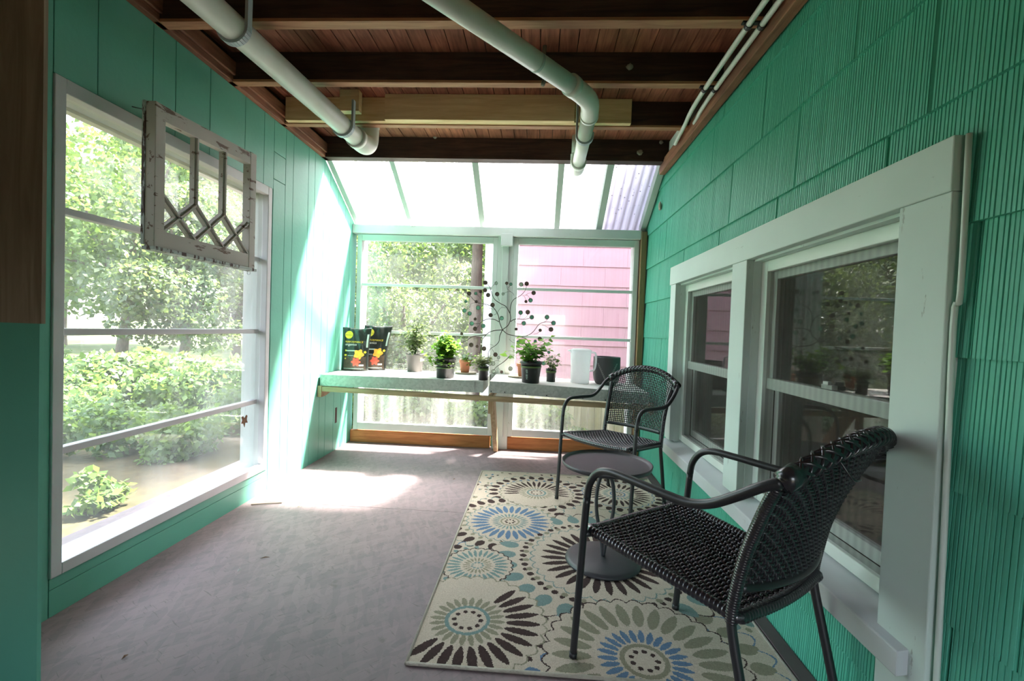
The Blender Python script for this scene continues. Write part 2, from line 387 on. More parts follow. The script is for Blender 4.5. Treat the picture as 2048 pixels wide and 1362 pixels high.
mb2.box(XL - .06, XL - .021, WY0, WY1 + .015, WZ1, 2.7); mb2.box(XL - .06, XL - .021, WY0, WY1 + .015, 0, WZ0)
mb2.prism([(3.69, 0), (YF + .05, 0), (YF + .05, 2.10), (3.69, 2.5)], 'x', XL - .06, XL - .021)
wl = obj('wall_left', mb, m_teal, bevel=.0015, label='teal painted vertical-board wall on the left', cat='wall', kind='structure')
obj('backing', mb2, m_groove, wl)
obj('cutout', MB().box(XL - .004, XL + .0006, 3.995, 4.035, .245, .385), m_inner, wl, label='small slot cut in the teal boards')
# brown crown strip on the left wall
mb = MB(); mb.box(XL + .0, XL + .035, .2, 3.70, 2.49, 2.575); mb.box(XL + .035, XL + .05, .2, 3.66, 2.525, 2.60)
obj('trim_2', mb, m_redwood, bevel=.004, label='dark brown wooden strip along the top of the teal board wall', cat='trim', kind='structure')
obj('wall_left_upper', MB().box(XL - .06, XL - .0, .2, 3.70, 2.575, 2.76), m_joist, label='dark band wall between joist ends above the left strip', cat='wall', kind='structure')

# right wall: striated lapped shingles in real relief, with the double window opening
RW = dict(y0=1.15, y1=3.36, z0=.36, z1=1.62)
courses = [-.12, .19, .50, .81, 1.12, 1.43, 1.74, 2.05, 2.36, 2.48]
ys = []; rib = []; y = .25
while y < YF + .05:
    rib.append(0); ys.append(y); y += random.choice((.0055, .007, .008, .010)); rib.append(0); ys.append(y); y += .0011
    rib.append(1); ys.append(y); y += random.choice((.0012, .0018, .0024)); rib.append(1); ys.append(y); y += .0009
ys = np.array(ys); rib = np.array(rib); mbw = MB()
for ci in range(len(courses) - 1):
    za, zb = max(0, courses[ci]), courses[ci + 1]
    gd = np.repeat(RNG.random(len(ys) // 4 + 1) * .0012 + .0014, 4)[:len(ys)]; groove = np.where(rib > 0, gd, 0)
    jset = set(int(np.argmin(abs(ys - (.2 + .22 * (ci % 2) + .07 * ci + k * .61)))) for k in range(10))
    for j in jset: groove[j] = .006
    def xs(i, z):
        t = (z - za) / (zb - za); return XR + .01 - (.0145 - .011 * t) + groove[i]
    for i in range(len(ys) - 1):
        ym = (ys[i] + ys[i + 1]) / 2; ext = [(za, zb)]
        if RW['y0'] < ym < RW['y1']:
            ext = [(za, min(zb, RW['z0']))] if za < RW['z0'] else []
            if zb > RW['z1']: ext.append((max(za, RW['z1']), zb))
        for p, q in ext:
            q2 = q + .004
            mbw.add([(xs(i, p), ys[i], p), (xs(i + 1, p), ys[i + 1], p), (xs(i + 1, q), ys[i + 1], q2), (xs(i, q), ys[i], q2)], [(3, 2, 1, 0)])
            if p == za: mbw.add([(XR + .011, ys[i], p), (XR + .011, ys[i + 1], p), (xs(i + 1, p), ys[i + 1], p), (xs(i, p), ys[i], p)], [(3, 2, 1, 0)])
o = bpy.data.objects.new('wall_right', mesh_from('wall_right', mbw.v, mbw.f, m_shingle)); COL.objects.link(o)
setp(o, 'teal painted striated shingle wall on the right with a double window', 'wall', kind='structure'); wr = o
mb = MB()   # wall core behind the shingles
mb.box(XR + .012, XR + .11, -1.6, 1.16, 0, 2.76); mb.box(XR + .012, XR + .11, 3.35, YF + .1, 0, 2.76)
mb.box(XR + .012, XR + .11, 1.16, 3.35, 0, .37); mb.box(XR + .012, XR + .11, 1.16, 3.35, 1.61, 2.76)
obj('core', mb, m_groove, wr)
mb = MB().box(XR - .001, XR + .012, -1.6, .26, 0, 2.76); obj('near_stretch', mb, m_teal, wr)
mb = MB(); mb.box(.925, .972, .2, 3.735, 2.425, 2.505); mb.box(.93, .985, .2, 3.72, 2.505, 2.525)
obj('trim_3', mb, m_redwood, bevel=.004, label='dark brown timber strip along the top of the shingled wall', cat='trim', kind='structure')
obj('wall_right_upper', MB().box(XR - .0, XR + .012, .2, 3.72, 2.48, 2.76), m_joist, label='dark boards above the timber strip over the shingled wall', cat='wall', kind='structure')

setp(obj('white_board', MB().box(.962, .979, 3.36, 3.615, 2.50, 2.64), m_whiteclean), 'small white board between the last two joists above the strip over the shingles', 'board')
# near plywood wall end, painted teal up to eye level
wf = obj('wall_front', MB().box(-3.2, -1.497, 1.292, 1.304, 1.117, 2.76), m_ply, label='bare grey-brown plywood wall end whose lower part is painted teal', cat='wall', kind='structure')
obj('painted_lower', MB().box(-3.2, -1.502, 1.292, 1.304, 0, 1.117), m_teal, wf, label='teal painted lower half')
obj('wall_back', MB().box(-3.2, -.35, -1.6, -1.55, 0, 2.76).box(-.35, .6, -1.6, -1.55, 1.5, 2.76).box(.6, 1.1, -1.6, -1.55, 0, 2.76), m_ply, label='plywood wall behind the camera', cat='wall', kind='structure')
obj('wall_front_return', MB().box(-3.2, -3.15, -1.55, 1.29, 0, 2.76), m_ply, label='plywood side wall of the space behind the camera', cat='wall', kind='structure')

# ceiling deck planks, joists
mb = MB(); x = -2.0
while x < 1.1:
    w = .098; mb.box(x + .0025, x + w - .0025, -1.6, 3.74, 2.655, 2.675); x += w
mb.box(-3.2, -2.0, -1.6, 1.3, 2.655, 2.675)
ce = obj('ceiling', mb, m_deck, label='underside of dark stained deck planks above the joists', cat='ceiling', kind='structure')
obj('backing', MB().box(-3.2, 1.1, -1.6, 3.74, 2.677, 2.80), m_joist, ce)
jn = ['dark wooden ceiling joist nearest the camera, cut by the top of the picture', 'dark wooden ceiling joist next beyond the nearest, just above both white pipes',
      'dark wooden ceiling joist behind the new pine boards', 'blackened end joist where the clear sloping roof begins']
for lab, (a, b) in zip(jn, ((2.005, 2.062), (2.505, 2.556), (3.03, 3.078), (3.62, 3.706))):
    o = thing('ceiling_joist', lab, 'beam', (0, a, 2.49), group='joists under the deck')
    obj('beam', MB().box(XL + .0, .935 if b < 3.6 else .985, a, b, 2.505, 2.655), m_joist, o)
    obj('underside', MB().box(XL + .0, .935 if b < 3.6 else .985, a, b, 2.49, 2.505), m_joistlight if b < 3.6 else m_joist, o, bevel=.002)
for lab, (x0, x1, y0, y1, z0, z1) in (('long new pine board fixed along the third dark joist', (-1.74, .55, 2.99, 3.03, 2.497, 2.652)),
                                    ('shorter new pine board fixed in front of the long one', (-1.05, .185, 2.95, 2.988, 2.49, 2.655))):
    setp(obj('pine_board', MB().box(x0, x1, y0, y1, z0, z1), m_pine, bevel=.002), lab, 'board', 'new pine boards on the joist')
setp(obj('pine_block', MB().box(-1.33, -1.20, 2.90, 2.95, 2.52, 2.69), m_pine, bevel=.002), 'short new pine block holding the left pipe strap', 'block')

# sloping clear roof: rafters and corrugated sheets
A0 = Vector((0, 3.70, 2.495)); A1 = Vector((0, 4.36, 2.088)); sl = (A1 - A0).normalized(); nrm = Vector((0, -sl.z, sl.y)); nrm = nrm if nrm.z > 0 else -nrm
rx = [-1.772, -1.248, -.558, .143, .538, .946]; rw = [.045, .042, .052, .05, .055, .05]
rl = ['white rafter against the teal board wall', 'white rafter second from the teal board wall', 'white rafter in the middle of the clear roof', 'white rafter left of the hanging end of the right pipe',
      'white rafter between the milky and the speckled roof sheets', 'white rafter against the shingled wall']
for xx, w, lab in zip(rx, rw, rl):
    mb = MB(); h = .085
    c = [A0 + Vector((xx + dx, 0, 0)) for dx in (-w / 2, w / 2)]; d = [A1 + Vector((xx + dx, 0, 0)) for dx in (-w / 2, w / 2)]
    up_ = nrm * h
    mb.hexa([c[0], c[1], d[1], d[0]], [c[0] + up_, c[1] + up_, d[1] + up_, d[0] + up_])
    setp(obj('roof_rafter', mb, m_rafter, bevel=.002), lab, 'rafter', 'white rafters of the clear roof')
bays = [(-1.86, -1.248, m_poly, 'clear corrugated roof sheet beside the teal board wall'), (-1.248, -.558, m_poly, 'clear corrugated roof sheet left of the middle rafter'),
        (-.558, .143, m_polymid, 'milky corrugated roof sheet right of the middle rafter'), (.143, .538, m_polyold, 'narrow milky corrugated roof sheet above the hanging pipe end'),
        (.538, 1.02, m_polyspeck, 'speckled lilac-grey corrugated roof sheet beside the shingled wall')]
for k, (a, b, m, lab) in enumerate(bays):
    mb = MB(); nx = int((b - a) / .006); B0 = A0 + nrm * .095 - sl * .02; B1 = A1 + nrm * .095 + sl * .22
    vs = []; lift = .004 * (k % 2)
    for j in range(2):
        for i in range(nx + 1):
            xx = a + (b - a) * i / nx; p = (B0 if j == 0 else B1) + nrm * (.009 * math.sin(2 * PI * xx / .07) + lift); vs.append((xx, p.y, p.z))
    mb.add(vs, [(i, i + 1, nx + 1 + i + 1, nx + 1 + i) for i in range(nx)])
    rp = setp(obj('roof_panel', mb, m, smooth=True), lab, 'roof panel', 'corrugated sheets of the clear roof')
    if k == 4:
        sp = MB()
        for q in range(75):
            t = random.random(); xx = random.uniform(.58, .93) + .02 * t; p = B0 + (B1 - B0) * t * .8 + nrm * (.009 * math.sin(2 * PI * xx / .07) - .004); r = random.choice((.002, .003, .004, .007))
            sp.ball((xx, p.y, p.z), (r, r * 1.5, .002), 6, 3)
        obj('debris_specks', sp, m_black, rp, kind='stuff')

# far end wall: head plate, mullion post, stud, timber base, sashes
obj('trim_4', MB().box(XL, .92, 4.27, 4.42, 2.02, 2.10), m_plate, bevel=.003, label='white head plate over the far windows', cat='trim', kind='structure')
mb = MB(); mb.box(-.405, -.255, 4.315, 4.40, .0, 2.02); mb.box(-.36, -.30, 4.30, 4.316, .12, 1.95)
obj('trim_5', mb, m_plate, bevel=.003, label='white post between the two far windows', cat='trim', kind='structure')
setp(obj('mullion_block', MB().box(-.375, -.265, 4.268, 4.314, 1.93, 2.045), m_plate, bevel=.003), 'small white block nailed at the top of the post between far windows', 'block')
setp(obj('corner_stud', MB().box(.922, .972, 4.26, 4.40, 0, 2.09), m_studwood, bevel=.003), 'bare wooden stud in the far right corner by the shingled wall', 'stud')
mb = MB(); mb.box(XL + .005, -.425, 4.325, 4.40, 0, .115); mb.box(-.335, .92, 4.325, 4.40, 0, .115)
obj('baseboard_far', mb, m_cedar, bevel=.004, label='orange-brown timber below the far windows', cat='baseboard', kind='structure')
def far_window(num, x0, x1, label):
    r = thing('window_%d' % num, label, 'window', ((x0 + x1) / 2, 4.36, .13), kind='structure')
    y0, y1 = 4.315, 4.36; fw = .045; zb, zt = .125, 2.015
    mb = MB(); mb.box(x0, x0 + fw, y0, y1, zb, zt); mb.box(x1 - fw, x1, y0, y1, zb, zt); mb.box(x0 + fw, x1 - fw, y0, y1, zt - .06, zt); mb.box(x0 + fw, x1 - fw, y0, y1, zb, zb + .07)
    obj('window_frame', mb, m_white, r, bevel=.003)
    for z in (1.535, 1.083, .615):
        obj('glazing_bar', MB().box(x0 + fw, x1 - fw, y0 + .008, y1 - .005, z - .013, z + .013), m_white, r, bevel=.002)
    zs = [zb + .07, .602, .628, 1.07, 1.096, 1.522, 1.548, zt - .06]
    for i in range(4):
        obj('pane', MB().box(x0 + fw - .003, x1 - fw + .003, 4.344, 4.347, zs[2 * i], zs[2 * i + 1]), m_glassLow if i == 0 else m_glassF, r)
    # outer casing boards, seen through the panes
    mb = MB(); mb.box(x0 + .01, x0 + .045, 4.365, 4.47, zb, zt); mb.box(x1 - .045, x1 - .01, 4.365, 4.47, zb, zt)
    obj('outer_casing', mb, m_extwhite, r)
    return r
far_window(2, XL + .035, -.405, 'far window beside the teal board wall, looking onto trees')
far_window(3, -.255, .915, 'far window beside the shingled wall, looking onto the pink house')

# left window
r = thing('window_1', 'large grey-framed left window of four stacked panes', 'window', (XL, 2.27, .148), kind='structure')
fw = .042; x0, x1 = XL - .035, XL + .006
mb = MB(); mb.box(x0, x1, WY0, WY0 + fw, WZ0, WZ1); mb.box(x0, x1, WY1 - fw, WY1, WZ0, WZ1); mb.box(x0, x1, WY0 + fw, WY1 - fw, WZ1 - .055, WZ1); mb.box(x0, x1, WY0 + fw, WY1 - fw, WZ0, WZ0 + .045)
obj('window_frame', mb, m_greyframe, r, bevel=.003)
mb = MB(); mb.box(XL - .13, XL - .036, WY0 - .02, WY0 + fw, WZ0, WZ1); mb.box(XL - .16, XL - .036, WY1 - fw + .006, WY1 + .03, WZ0, WZ1); mb.box(XL - .13, XL - .036, WY0 + fw, WY1 - fw, WZ1 - .045, WZ1)
obj('jamb', mb, m_white, r, bevel=.002)
mb = MB(); mb.hexa([(XL - .26, WY0, WZ0 - .06), (XL - .036, WY0, WZ0 - .02), (XL - .036, WY1 + .1, WZ0 - .02), (XL - .26, WY1 + .1, WZ0 - .06)], [(XL - .26, WY0, WZ0 - .02), (XL - .036, WY0, WZ0 + .03), (XL - .036, WY1 + .1, WZ0 + .03), (XL - .26, WY1 + .1, WZ0 - .02)])
obj('outer_sill', mb, m_sillpaint, r)
mb = MB(); mb.box(XL - .17, XL - .13, WY0 - .1, WY1 + .15, WZ1 - .06, WZ1 + .1)
obj('outer_head_trim', mb, m_extcream, r)
for z in (1.549, 1.078, .612): obj('glazing_bar', MB().box(XL - .085, XL - .045, WY0 + fw, WY1 - fw, z - .014, z + .014), m_greyframe, r, bevel=.003)
zs = [WZ0 + .03, .6, .624, 1.066, 1.09, 1.537, 1.561, WZ1 - .05]
for i in range(4): obj('pane', MB().box(XL - .068, XL - .065, WY0 + fw - .004, WY1 - fw + .004, zs[2 * i], zs[2 * i + 1]), m_glassL, r)

# right double window
r = thing('window_4', 'white cased double window set in the shingled wall', 'window', (XR, 2.25, .38), kind='structure')
cx0, cx1 = .952, .988
obj('head_casing', MB().box(cx0 - .004, cx1, 1.122, 3.388, 1.508, 1.637), m_casingh, r, bevel=.003)
for a, b, z0 in ((1.124, 1.279, .20), (2.168, 2.325, .405), (3.253, 3.372, .405)):
    obj('casing', MB().box(cx0, cx1, a, b, z0, 1.508), m_casing, r, bevel=.003)
mb = MB(); mb.hexa([(.925, 1.172, .312), (1.10, 1.172, .35), (1.10, 3.40, .35), (.925, 3.40, .312)], [(.925, 1.172, .378), (1.10, 1.172, .425), (1.10, 3.40, .425), (.925, 3.40, .378)])
obj('window_sill', mb, m_sillpaint, r, bevel=.004)
obj('batten', MB().tube(spline([(.968, 1.108, .05), (.966, 1.110, .7), (.962, 1.113, 1.20), (.966, 1.105, 1.27), (.966, 1.106, 1.632)], 5), .0065, 8), m_vinyl, r, smooth=True)
for (a, b) in ((1.279, 2.168), (2.325, 3.253)):
    for yy0, yy1 in ((a - .03, a + .004), (b - .004, b + .03)): obj('jamb', MB().box(.985, 1.09, yy0, yy1, .40, 1.53), m_casing, r)
    obj('head_jamb', MB().box(.985, 1.09, a, b, 1.498, 1.53), m_casing, r)
    mb = MB(); f = .055; xa, xb = 1.020, 1.075; zb, zt = .415, 1.498
    mb.box(xa, xb, a + .004, a + f, zb, zt); mb.box(xa, xb, b - f, b - .004, zb, zt); mb.box(xa, xb, a + f, b - f, zt - .05, zt); mb.box(xa, xb, a + f, b - f, zb, zb + .045)
    obj('vinyl_frame', mb, m_vinyl, r, bevel=.003)
    fr = obj('upper_sash', (lambda q: (q.box(1.050, 1.085, a + f, a + f + .03, .925, zt - .05), q.box(1.050, 1.085, b - f - .03, b - f, .925, zt - .05), q.box(1.050, 1.085, a + f + .03, b - f - .03, zt - .085, zt - .05), q.box(1.040, 1.085, a + f, b - f, .922, .972))[-1])(MB()), m_vinyl, r, bevel=.002)
    obj('pane', MB().box(1.064, 1.068, a + f + .02, b - f - .02, .965, zt - .08), m_darkglass, fr)
    fr = obj('lower_sash', (lambda q: (q.box(1.078, 1.11, a + f, a + f + .035, zb + .045, .93), q.box(1.078, 1.11, b - f - .035, b - f, zb + .045, .93), q.box(1.078, 1.11, a + f + .035, b - f - .035, zb + .045, zb + .09))[-1])(MB()), m_vinyl, r, bevel=.002)
    obj('pane', MB().box(1.094, 1.098, a + f + .03, b - f - .03, zb + .08, .935), m_darkglass, fr)
    obj('insect_screen', MB().box(1.036, 1.037, a + f - .003, b - f + .003, zb + .04, zt - .045), m_screen, r)
obj('latch', MB().box(1.040, 1.062, 1.66, 1.72, .974, .99).box(1.036, 1.05, 1.675, 1.705, .99, 1.002), m_vinyl, r, bevel=.002)
# dark room behind the double window
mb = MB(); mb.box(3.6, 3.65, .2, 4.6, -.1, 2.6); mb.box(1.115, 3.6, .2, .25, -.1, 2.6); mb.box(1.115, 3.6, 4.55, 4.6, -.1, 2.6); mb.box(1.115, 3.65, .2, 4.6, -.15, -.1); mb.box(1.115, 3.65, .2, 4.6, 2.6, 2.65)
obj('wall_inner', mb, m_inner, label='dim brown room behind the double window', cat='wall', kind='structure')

# ------------------------------------------------------------------ outside
GZ = -.55
mb = MB(); n = 40
vs = []
for j in range(n + 1):
    for i in range(n + 1):
        x_, y_ = -60 + 90 * i / n, -8 + 75 * j / n; d = max(0, math.hypot(x_, y_) - 8)
        vs.append((x_, y_, GZ + .012 * d + .12 * math.sin(x_ * .7) * math.cos(y_ * .5)))
mb.add(vs, [(j * (n + 1) + i, j * (n + 1) + i + 1, (j + 1) * (n + 1) + i + 1, (j + 1) * (n + 1) + i) for j in range(n) for i in range(n)])
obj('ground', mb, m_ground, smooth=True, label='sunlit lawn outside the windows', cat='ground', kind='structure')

hs = thing('pink_house', 'pink shingled house close outside the far right window', 'building', (3, 8, GZ))
HY = 6.3; hx0, hx1, hz = -.66, 6.5, 3.35
mb = MB(); z = .42; k = 0
while z < hz:
    xx = hx0 + .05 - .3 * (k % 2)
    while xx < hx1:
        a, b = max(xx, hx0), min(xx + .6, hx1)
        mb.hexa([(a + .001, HY - .016, z), (b - .001, HY - .016, z), (b - .001, HY + .02, z), (a + .001, HY + .02, z)], [(a + .001, HY - .002, z + .272), (b - .001, HY - .002, z + .272), (b - .001, HY + .02, z + .272), (a + .001, HY + .02, z + .272)]); xx += .6
    z += .27; k += 1
mb.box(hx0, hx1, HY + .004, HY + 5, GZ - .3, hz)
obj('wall', mb, m_pink, hs)
obj('corner_board', MB().box(hx0 - .10, hx0 + .01, HY - .03, HY + .1, GZ - .2, hz), m_extwhite, hs)
mb = MB(); xx = hx0 + .1
while xx < hx1: mb.box(xx, xx + .088, HY - .03, HY - .006, GZ - .2, .40); xx += .092
obj('plank_skirt', mb, m_fence, hs)
obj('roof', MB().prism([(hx0 - .3, hz), (hx1 + .3, hz), ((hx0 + hx1) / 2, hz + 1.5)], 'y', HY - .12, HY + 5.3), m_joist, hs)
setp(obj('porch_post', MB().box(1.02, 1.16, 4.75, 4.89, GZ - .1, 3.2), m_extwhite, bevel=.004), 'white post outside the right end of the far window', 'post')

def leaf_cloud(blobs, n, size, shell=.75, droop=.3):
    """folded leaf blades scattered through ellipsoid clumps (numpy arrays)"""
    w = np.array([b[1][0] * b[1][1] + b[1][0] * b[1][2] for b in blobs]); w = w / w.sum()
    idx = RNG.choice(len(blobs), n, p=w)
    C = np.array([b[0] for b in blobs])[idx]; Rr = np.array([b[1] for b in blobs])[idx]
    d = RNG.normal(size=(n, 3)); d /= np.linalg.norm(d, axis=1)[:, None]
    rad = shell + (1 - shell) * RNG.random((n, 1)) ** .6 + RNG.normal(0, .05, (n, 1)); P = C + d * Rr * rad
    ax = RNG.normal(size=(n, 3)); ax[:, 2] -= droop; ax /= np.linalg.norm(ax, axis=1)[:, None]
    nn = d + RNG.normal(0, .7, (n, 3)) + np.array([0, 0, .5]); sd = np.cross(ax, nn); sd /= np.linalg.norm(sd, axis=1)[:, None] + 1e-9
    L = size * (.6 + .8 * RNG.random((n, 1))); W = L * .32
    up = np.cross(sd, ax)
    V = np.stack([P, P + ax * L * .45 + sd * W + up * L * .08, P + ax * L, P + ax * L * .45 - sd * W + up * L * .08], 1).reshape(-1, 3)
    return V
def np_mesh(name, V, m, quads=True):
    n = len(V) // 4; me = bpy.data.meshes.new(name); me.vertices.add(len(V)); me.vertices.foreach_set('co', V.astype(np.float32).ravel())
    me.loops.add(n * 4); me.loops.foreach_set('vertex_index', np.arange(n * 4, dtype=np.int32)); me.polygons.add(n)
    me.polygons.foreach_set('loop_start', np.arange(n, dtype=np.int32) * 4); me.materials.append(m); me.update(calc_edges=True); me.validate(); return me
def crown(cx, cy, cz, R, H, k):
    out = []
    for _ in range(k):
        a = random.uniform(0, 2 * PI); t = random.uniform(-1, 1); rr = R * math.sqrt(max(0, 1 - t * t * .8)) * random.uniform(.35, .85)
        s = random.uniform(.28, .48) * R; out.append(((cx + rr * math.cos(a), cy + rr * math.sin(a), cz + t * H * .8), (s, s, s * .7)))
    return out
def make_tree(name, label, cat, x, y, h0, R, H, nl, size, mat, blobs=26, group=None, trunk=.16, lean=0, z0=None):
    z0 = GZ + .012 * max(0, math.hypot(x, y) - 8) - .05 if z0 is None else z0
    t = thing(name, label, cat, (x, y, z0), group=group, local=True)
    cl = crown(0, 0, h0 + H, R, H, blobs)
    o = bpy.data.objects.new('foliage', np_mesh('foliage', leaf_cloud(cl, nl, size), mat)); COL.objects.link(o); o.parent = t
    if trunk:
        mb = MB(); pts = spline([(0, 0, -.2), (lean * .2, 0, h0 * .5), (lean * .5, .1, h0 + H * .3), (lean, 0, h0 + H * 1.1)], 5); mb.tube(pts, [trunk * (1.15 - .9 * i / (len(pts) - 1)) for i in range(len(pts))], 9)
        for b, s in random.sample(cl, min(7, len(cl))): mb.tube(spline([pts[8], Vector(b) * .5 + Vector(pts[10]) * .5, b], 4), [trunk * .4 * (1 - .09 * i) for i in range(9)], 6)
        obj('trunk', mb, m_bark, t, smooth=True)
    return t
# trees seen through the left window (x, y, clear trunk, radius, half height, leaves, size)
g = 'trees beyond the lawn'
make_tree('leafy_tree', 'tall bright tree nearest the left window, its trunk at the left edge of the lawn', 'tree', -11.2, 11.6, 1.7, 3.4, 3.0, 20000, .14, m_leafA, group=g, lean=.4)
make_tree('leafy_tree', 'rounded grey-green tree in the middle of the left window view', 'tree', -9.6, 14.0, .9, 3.2, 2.6, 19000, .14, m_leafB, group=g)
make_tree('leafy_tree', 'deep green tree behind the right part of the left window', 'tree', -8.6, 10.6, .9, 1.8, 2.0, 14000, .11, m_leafB, group=g)
make_tree('leafy_tree', 'broad tree far across the lawn at the left', 'tree', -21, 19, 1.8, 5.0, 4.0, 7000, .34, m_leafA, group=g)
make_tree('leafy_tree', 'broad tree far across the lawn behind the rounded grey-green tree', 'tree', -14, 22, 1.8, 5.0, 4.2, 7000, .34, m_leafC, group=g)
make_tree('leafy_tree', 'tall pale tree rising behind the left part of the far window', 'tree', -7.5, 21, 1.4, 4.4, 3.8, 7000, .30, m_leafB, group=g)
make_tree('leafy_tree', 'bushy small-leaved tree filling the far window left of the pink house', 'tree', -3.1, 10.3, .35, 2.2, 1.65, 24000, .09, m_leafB, group=g)
make_tree('leafy_tree', 'tall tree whose bare trunk stands beside the corner of the pink house, its unseen crown added for shade', 'tree', -1.2, 8.6, 4.9, 2.3, 1.5, 9000, .20, m_leafC, group=g, trunk=.13, z0=GZ)  # trunk in view; high crown out of view, placed to shade the near ground
make_tree('leafy_tree', 'dark narrow tree between the small-leaved tree and the pink house', 'tree', -2.0, 13.6, .4, 1.1, 2.3, 8000, .12, m_leafC, group=g)
make_tree('leafy_tree', 'unseen tree added between the two houses to shade the speckled roof sheet', 'tree', 2.6, 4.95, 4.5, .9, 1.0, 9000, .15, m_leafC, group=None, trunk=.09)  # added out of view to keep the sun off the right roof sheets
make_tree('leafy_tree', 'far dark tree closing the view behind the far window', 'tree', -2.5, 20, 1.2, 4.5, 3.5, 6000, .30, m_leafC, group=g)
gb = 'bushes near the windows'
for i, (x, y, R, H, nl, s, m, lab) in enumerate((
        (-6.4, 8.4, 1.0, .42, 5200, .105, m_leafA, 'leafy bush outside the far lower part of the left window'),
        (-8.0, 8.3, 1.1, .45, 6200, .115, m_leafA, 'bright broad-leaved bush in the middle of the left window view'),
        (-9.3, 8.2, 1.0, .40, 4600, .11, m_leafA, 'bright bush at the near edge of the left window view'),
        (-5.3, 9.6, .8, .40, 3600, .11, m_leafA, 'low bush at the edge of the lawn, right of the brighter bushes'),
        (-3.75, 3.65, .24, .16, 700, .07, m_leafA, 'small weedy bush close under the left window'),
        (-4.3, 5.3, .60, .26, 2200, .075, m_leafA, 'low weeds close under the far end of the left window'),
        (-5.9, 5.0, .60, .24, 2000, .08, m_leafC, 'low weeds under the near end of the left window'),
        (-4.3, 6.9, .75, .30, 2600, .08, m_leafC, 'dark low bush in front of the row of bright bushes, to the right'),
        (-7.6, 6.9, .8, .28, 2400, .09, m_leafA, 'low bush in front of the row of bright bushes, to the left'),
        (-5.1, 5.6, .55, .20, 1800, .085, m_leafC, 'low dark weeds on the bare ground below the left window'),
        (-6.6, 6.2, .7, .22, 2200, .085, m_leafC, 'wider patch of low dark weeds left of the smaller one under the window'),
        (-1.5, 6.2, .75, .42, 4800, .075, m_leafA, 'low bush outside the lower pane of the left far window'),
        (-.75, 5.65, .5, .36, 3000, .07, m_leafA, 'low bush in front of the corner of the pink house'),
        (.15, 5.5, .5, .36, 3000, .07, m_leafA, 'low bush in front of the plank skirt of the pink house'),
        (-2.6, 7.2, .9, .45, 4200, .085, m_leafA, 'spreading bush behind the left far window, under the small-leaved tree'))):
    make_tree('garden_bush', lab, 'bush', x, y, .05, R, H, nl, s, m, 14, gb, .015, z0=GZ - .02)
# white blossom-bright weeds strip: grass tufts as one mass
V = []
for _ in range(9000):
    x = random.uniform(-9, .8); y = random.uniform(4.7, 9)
    if (x > -.8 and y > 6.1) or (x < -2.2 and y < 7): continue
    h = random.uniform(.05, .22); a = random.uniform(0, 2 * PI); w = .006; dx, dy = math.cos(a) * w, math.sin(a) * w; lx, ly = random.gauss(0, .05), random.gauss(0, .05)
    z = GZ - .02
    V += [(x - dx, y - dy, z), (x + dx, y + dy, z), (x + lx + dx * .3, y + ly + dy * .3, z + h), (x + lx - dx * .3, y + ly - dy * .3, z + h)]
o = bpy.data.objects.new('grass', np_mesh('grass', np.array(V), m_leafA)); COL.objects.link(o); setp(o, 'tall grass growing outside the far windows', 'grass', kind='stuff')


# ------------------------------------------------------------------ pipes, conduits, small things under the ceiling
def strap(name, c, r, ztop, parent, x_side, d=(0, 1, 0), w=.03):
    mb = MB(); cx, cy, cz = c
    pts = [(cx + (r + .006) * math.cos(a), cy, cz + (r + .006) * math.sin(a)) for a in np.linspace(0 if x_side > 0 else PI, -PI if x_side > 0 else 2 * PI, 18)]
    for s_ in (0,):
        pass
    pts = [(cx + x_side * (r + .007), cy, ztop)] + [(cx + x_side * (r + .006) * math.cos(a), cy, cz - (r + .006) * math.sin(a)) for a in np.linspace(0, PI, 16)] + [(cx - x_side * (r + .006), cy, cz + .02)]
    for p, q in zip(pts, pts[1:]):
        pv, qv = Vector(p), Vector(q); t = (qv - pv).normalized(); nn = Vector((0, 1, 0)).cross(t) * .0065
        mb.hexa([pv - nn - Vector((0, w / 2, 0)), pv + nn - Vector((0, w / 2, 0)), pv + nn + Vector((0, w / 2, 0)), pv - nn + Vector((0, w / 2, 0))], [qv - nn - Vector((0, w / 2, 0)), qv + nn - Vector((0, w / 2, 0)), qv + nn + Vector((0, w / 2, 0)), qv - nn + Vector((0, w / 2, 0))])
    return obj(name, mb, m_pvcgrey, parent)
t = thing('drain_pipe', 'thick white drain pipe running back along the left side under the joists', 'pipe', (-1.30, 2.4, 2.36))
PR = .057; pz = 2.375
pipe = [(-1.40, .9, pz), (-1.33, 1.75, pz), (-1.235, 3.02, pz)]
obj('pipe_run', MB().tube(spline(pipe, 6), PR, 28), m_pvc, t, smooth=True)
el = [(-1.240, 2.96, pz), (-1.232, 3.06, pz), (-1.228, 3.115, pz + .015), (-1.226, 3.145, pz + .05), (-1.225, 3.15, pz + .10), (-1.225, 3.15, pz + .16)]
obj('elbow', MB().tube(spline(el, 5), [PR + .008] * 26, 28).tube([(-1.225, 3.15, pz + .145), (-1.225, 3.15, pz + .17)], PR + .011, 28).tube([(-1.241, 2.945, pz), (-1.238, 2.985, pz)], PR + .011, 28), m_pvc, t, smooth=True)
obj('riser', MB().tube([(-1.225, 3.15, pz + .15), (-1.225, 3.15, 2.655)], PR, 28), m_pvc, t, smooth=True)
strap('hanger_strap', (-1.322, 1.875, pz), PR, 2.50, t, 1, w=.03); strap('hanger_strap', (-1.252, 2.79, pz), PR, 2.53, t, 1)
t = thing('drain_pipe', 'thinner white drain pipe crossing the ceiling diagonally and ending over the clear roof', 'pipe', (.1, 2.5, 2.37))
R2 = .044; z2 = 2.375
obj('pipe_run', MB().tube([(-.70, 1.36, z2), (.165, 2.36, z2)], R2, 24), m_pvc, t, smooth=True)
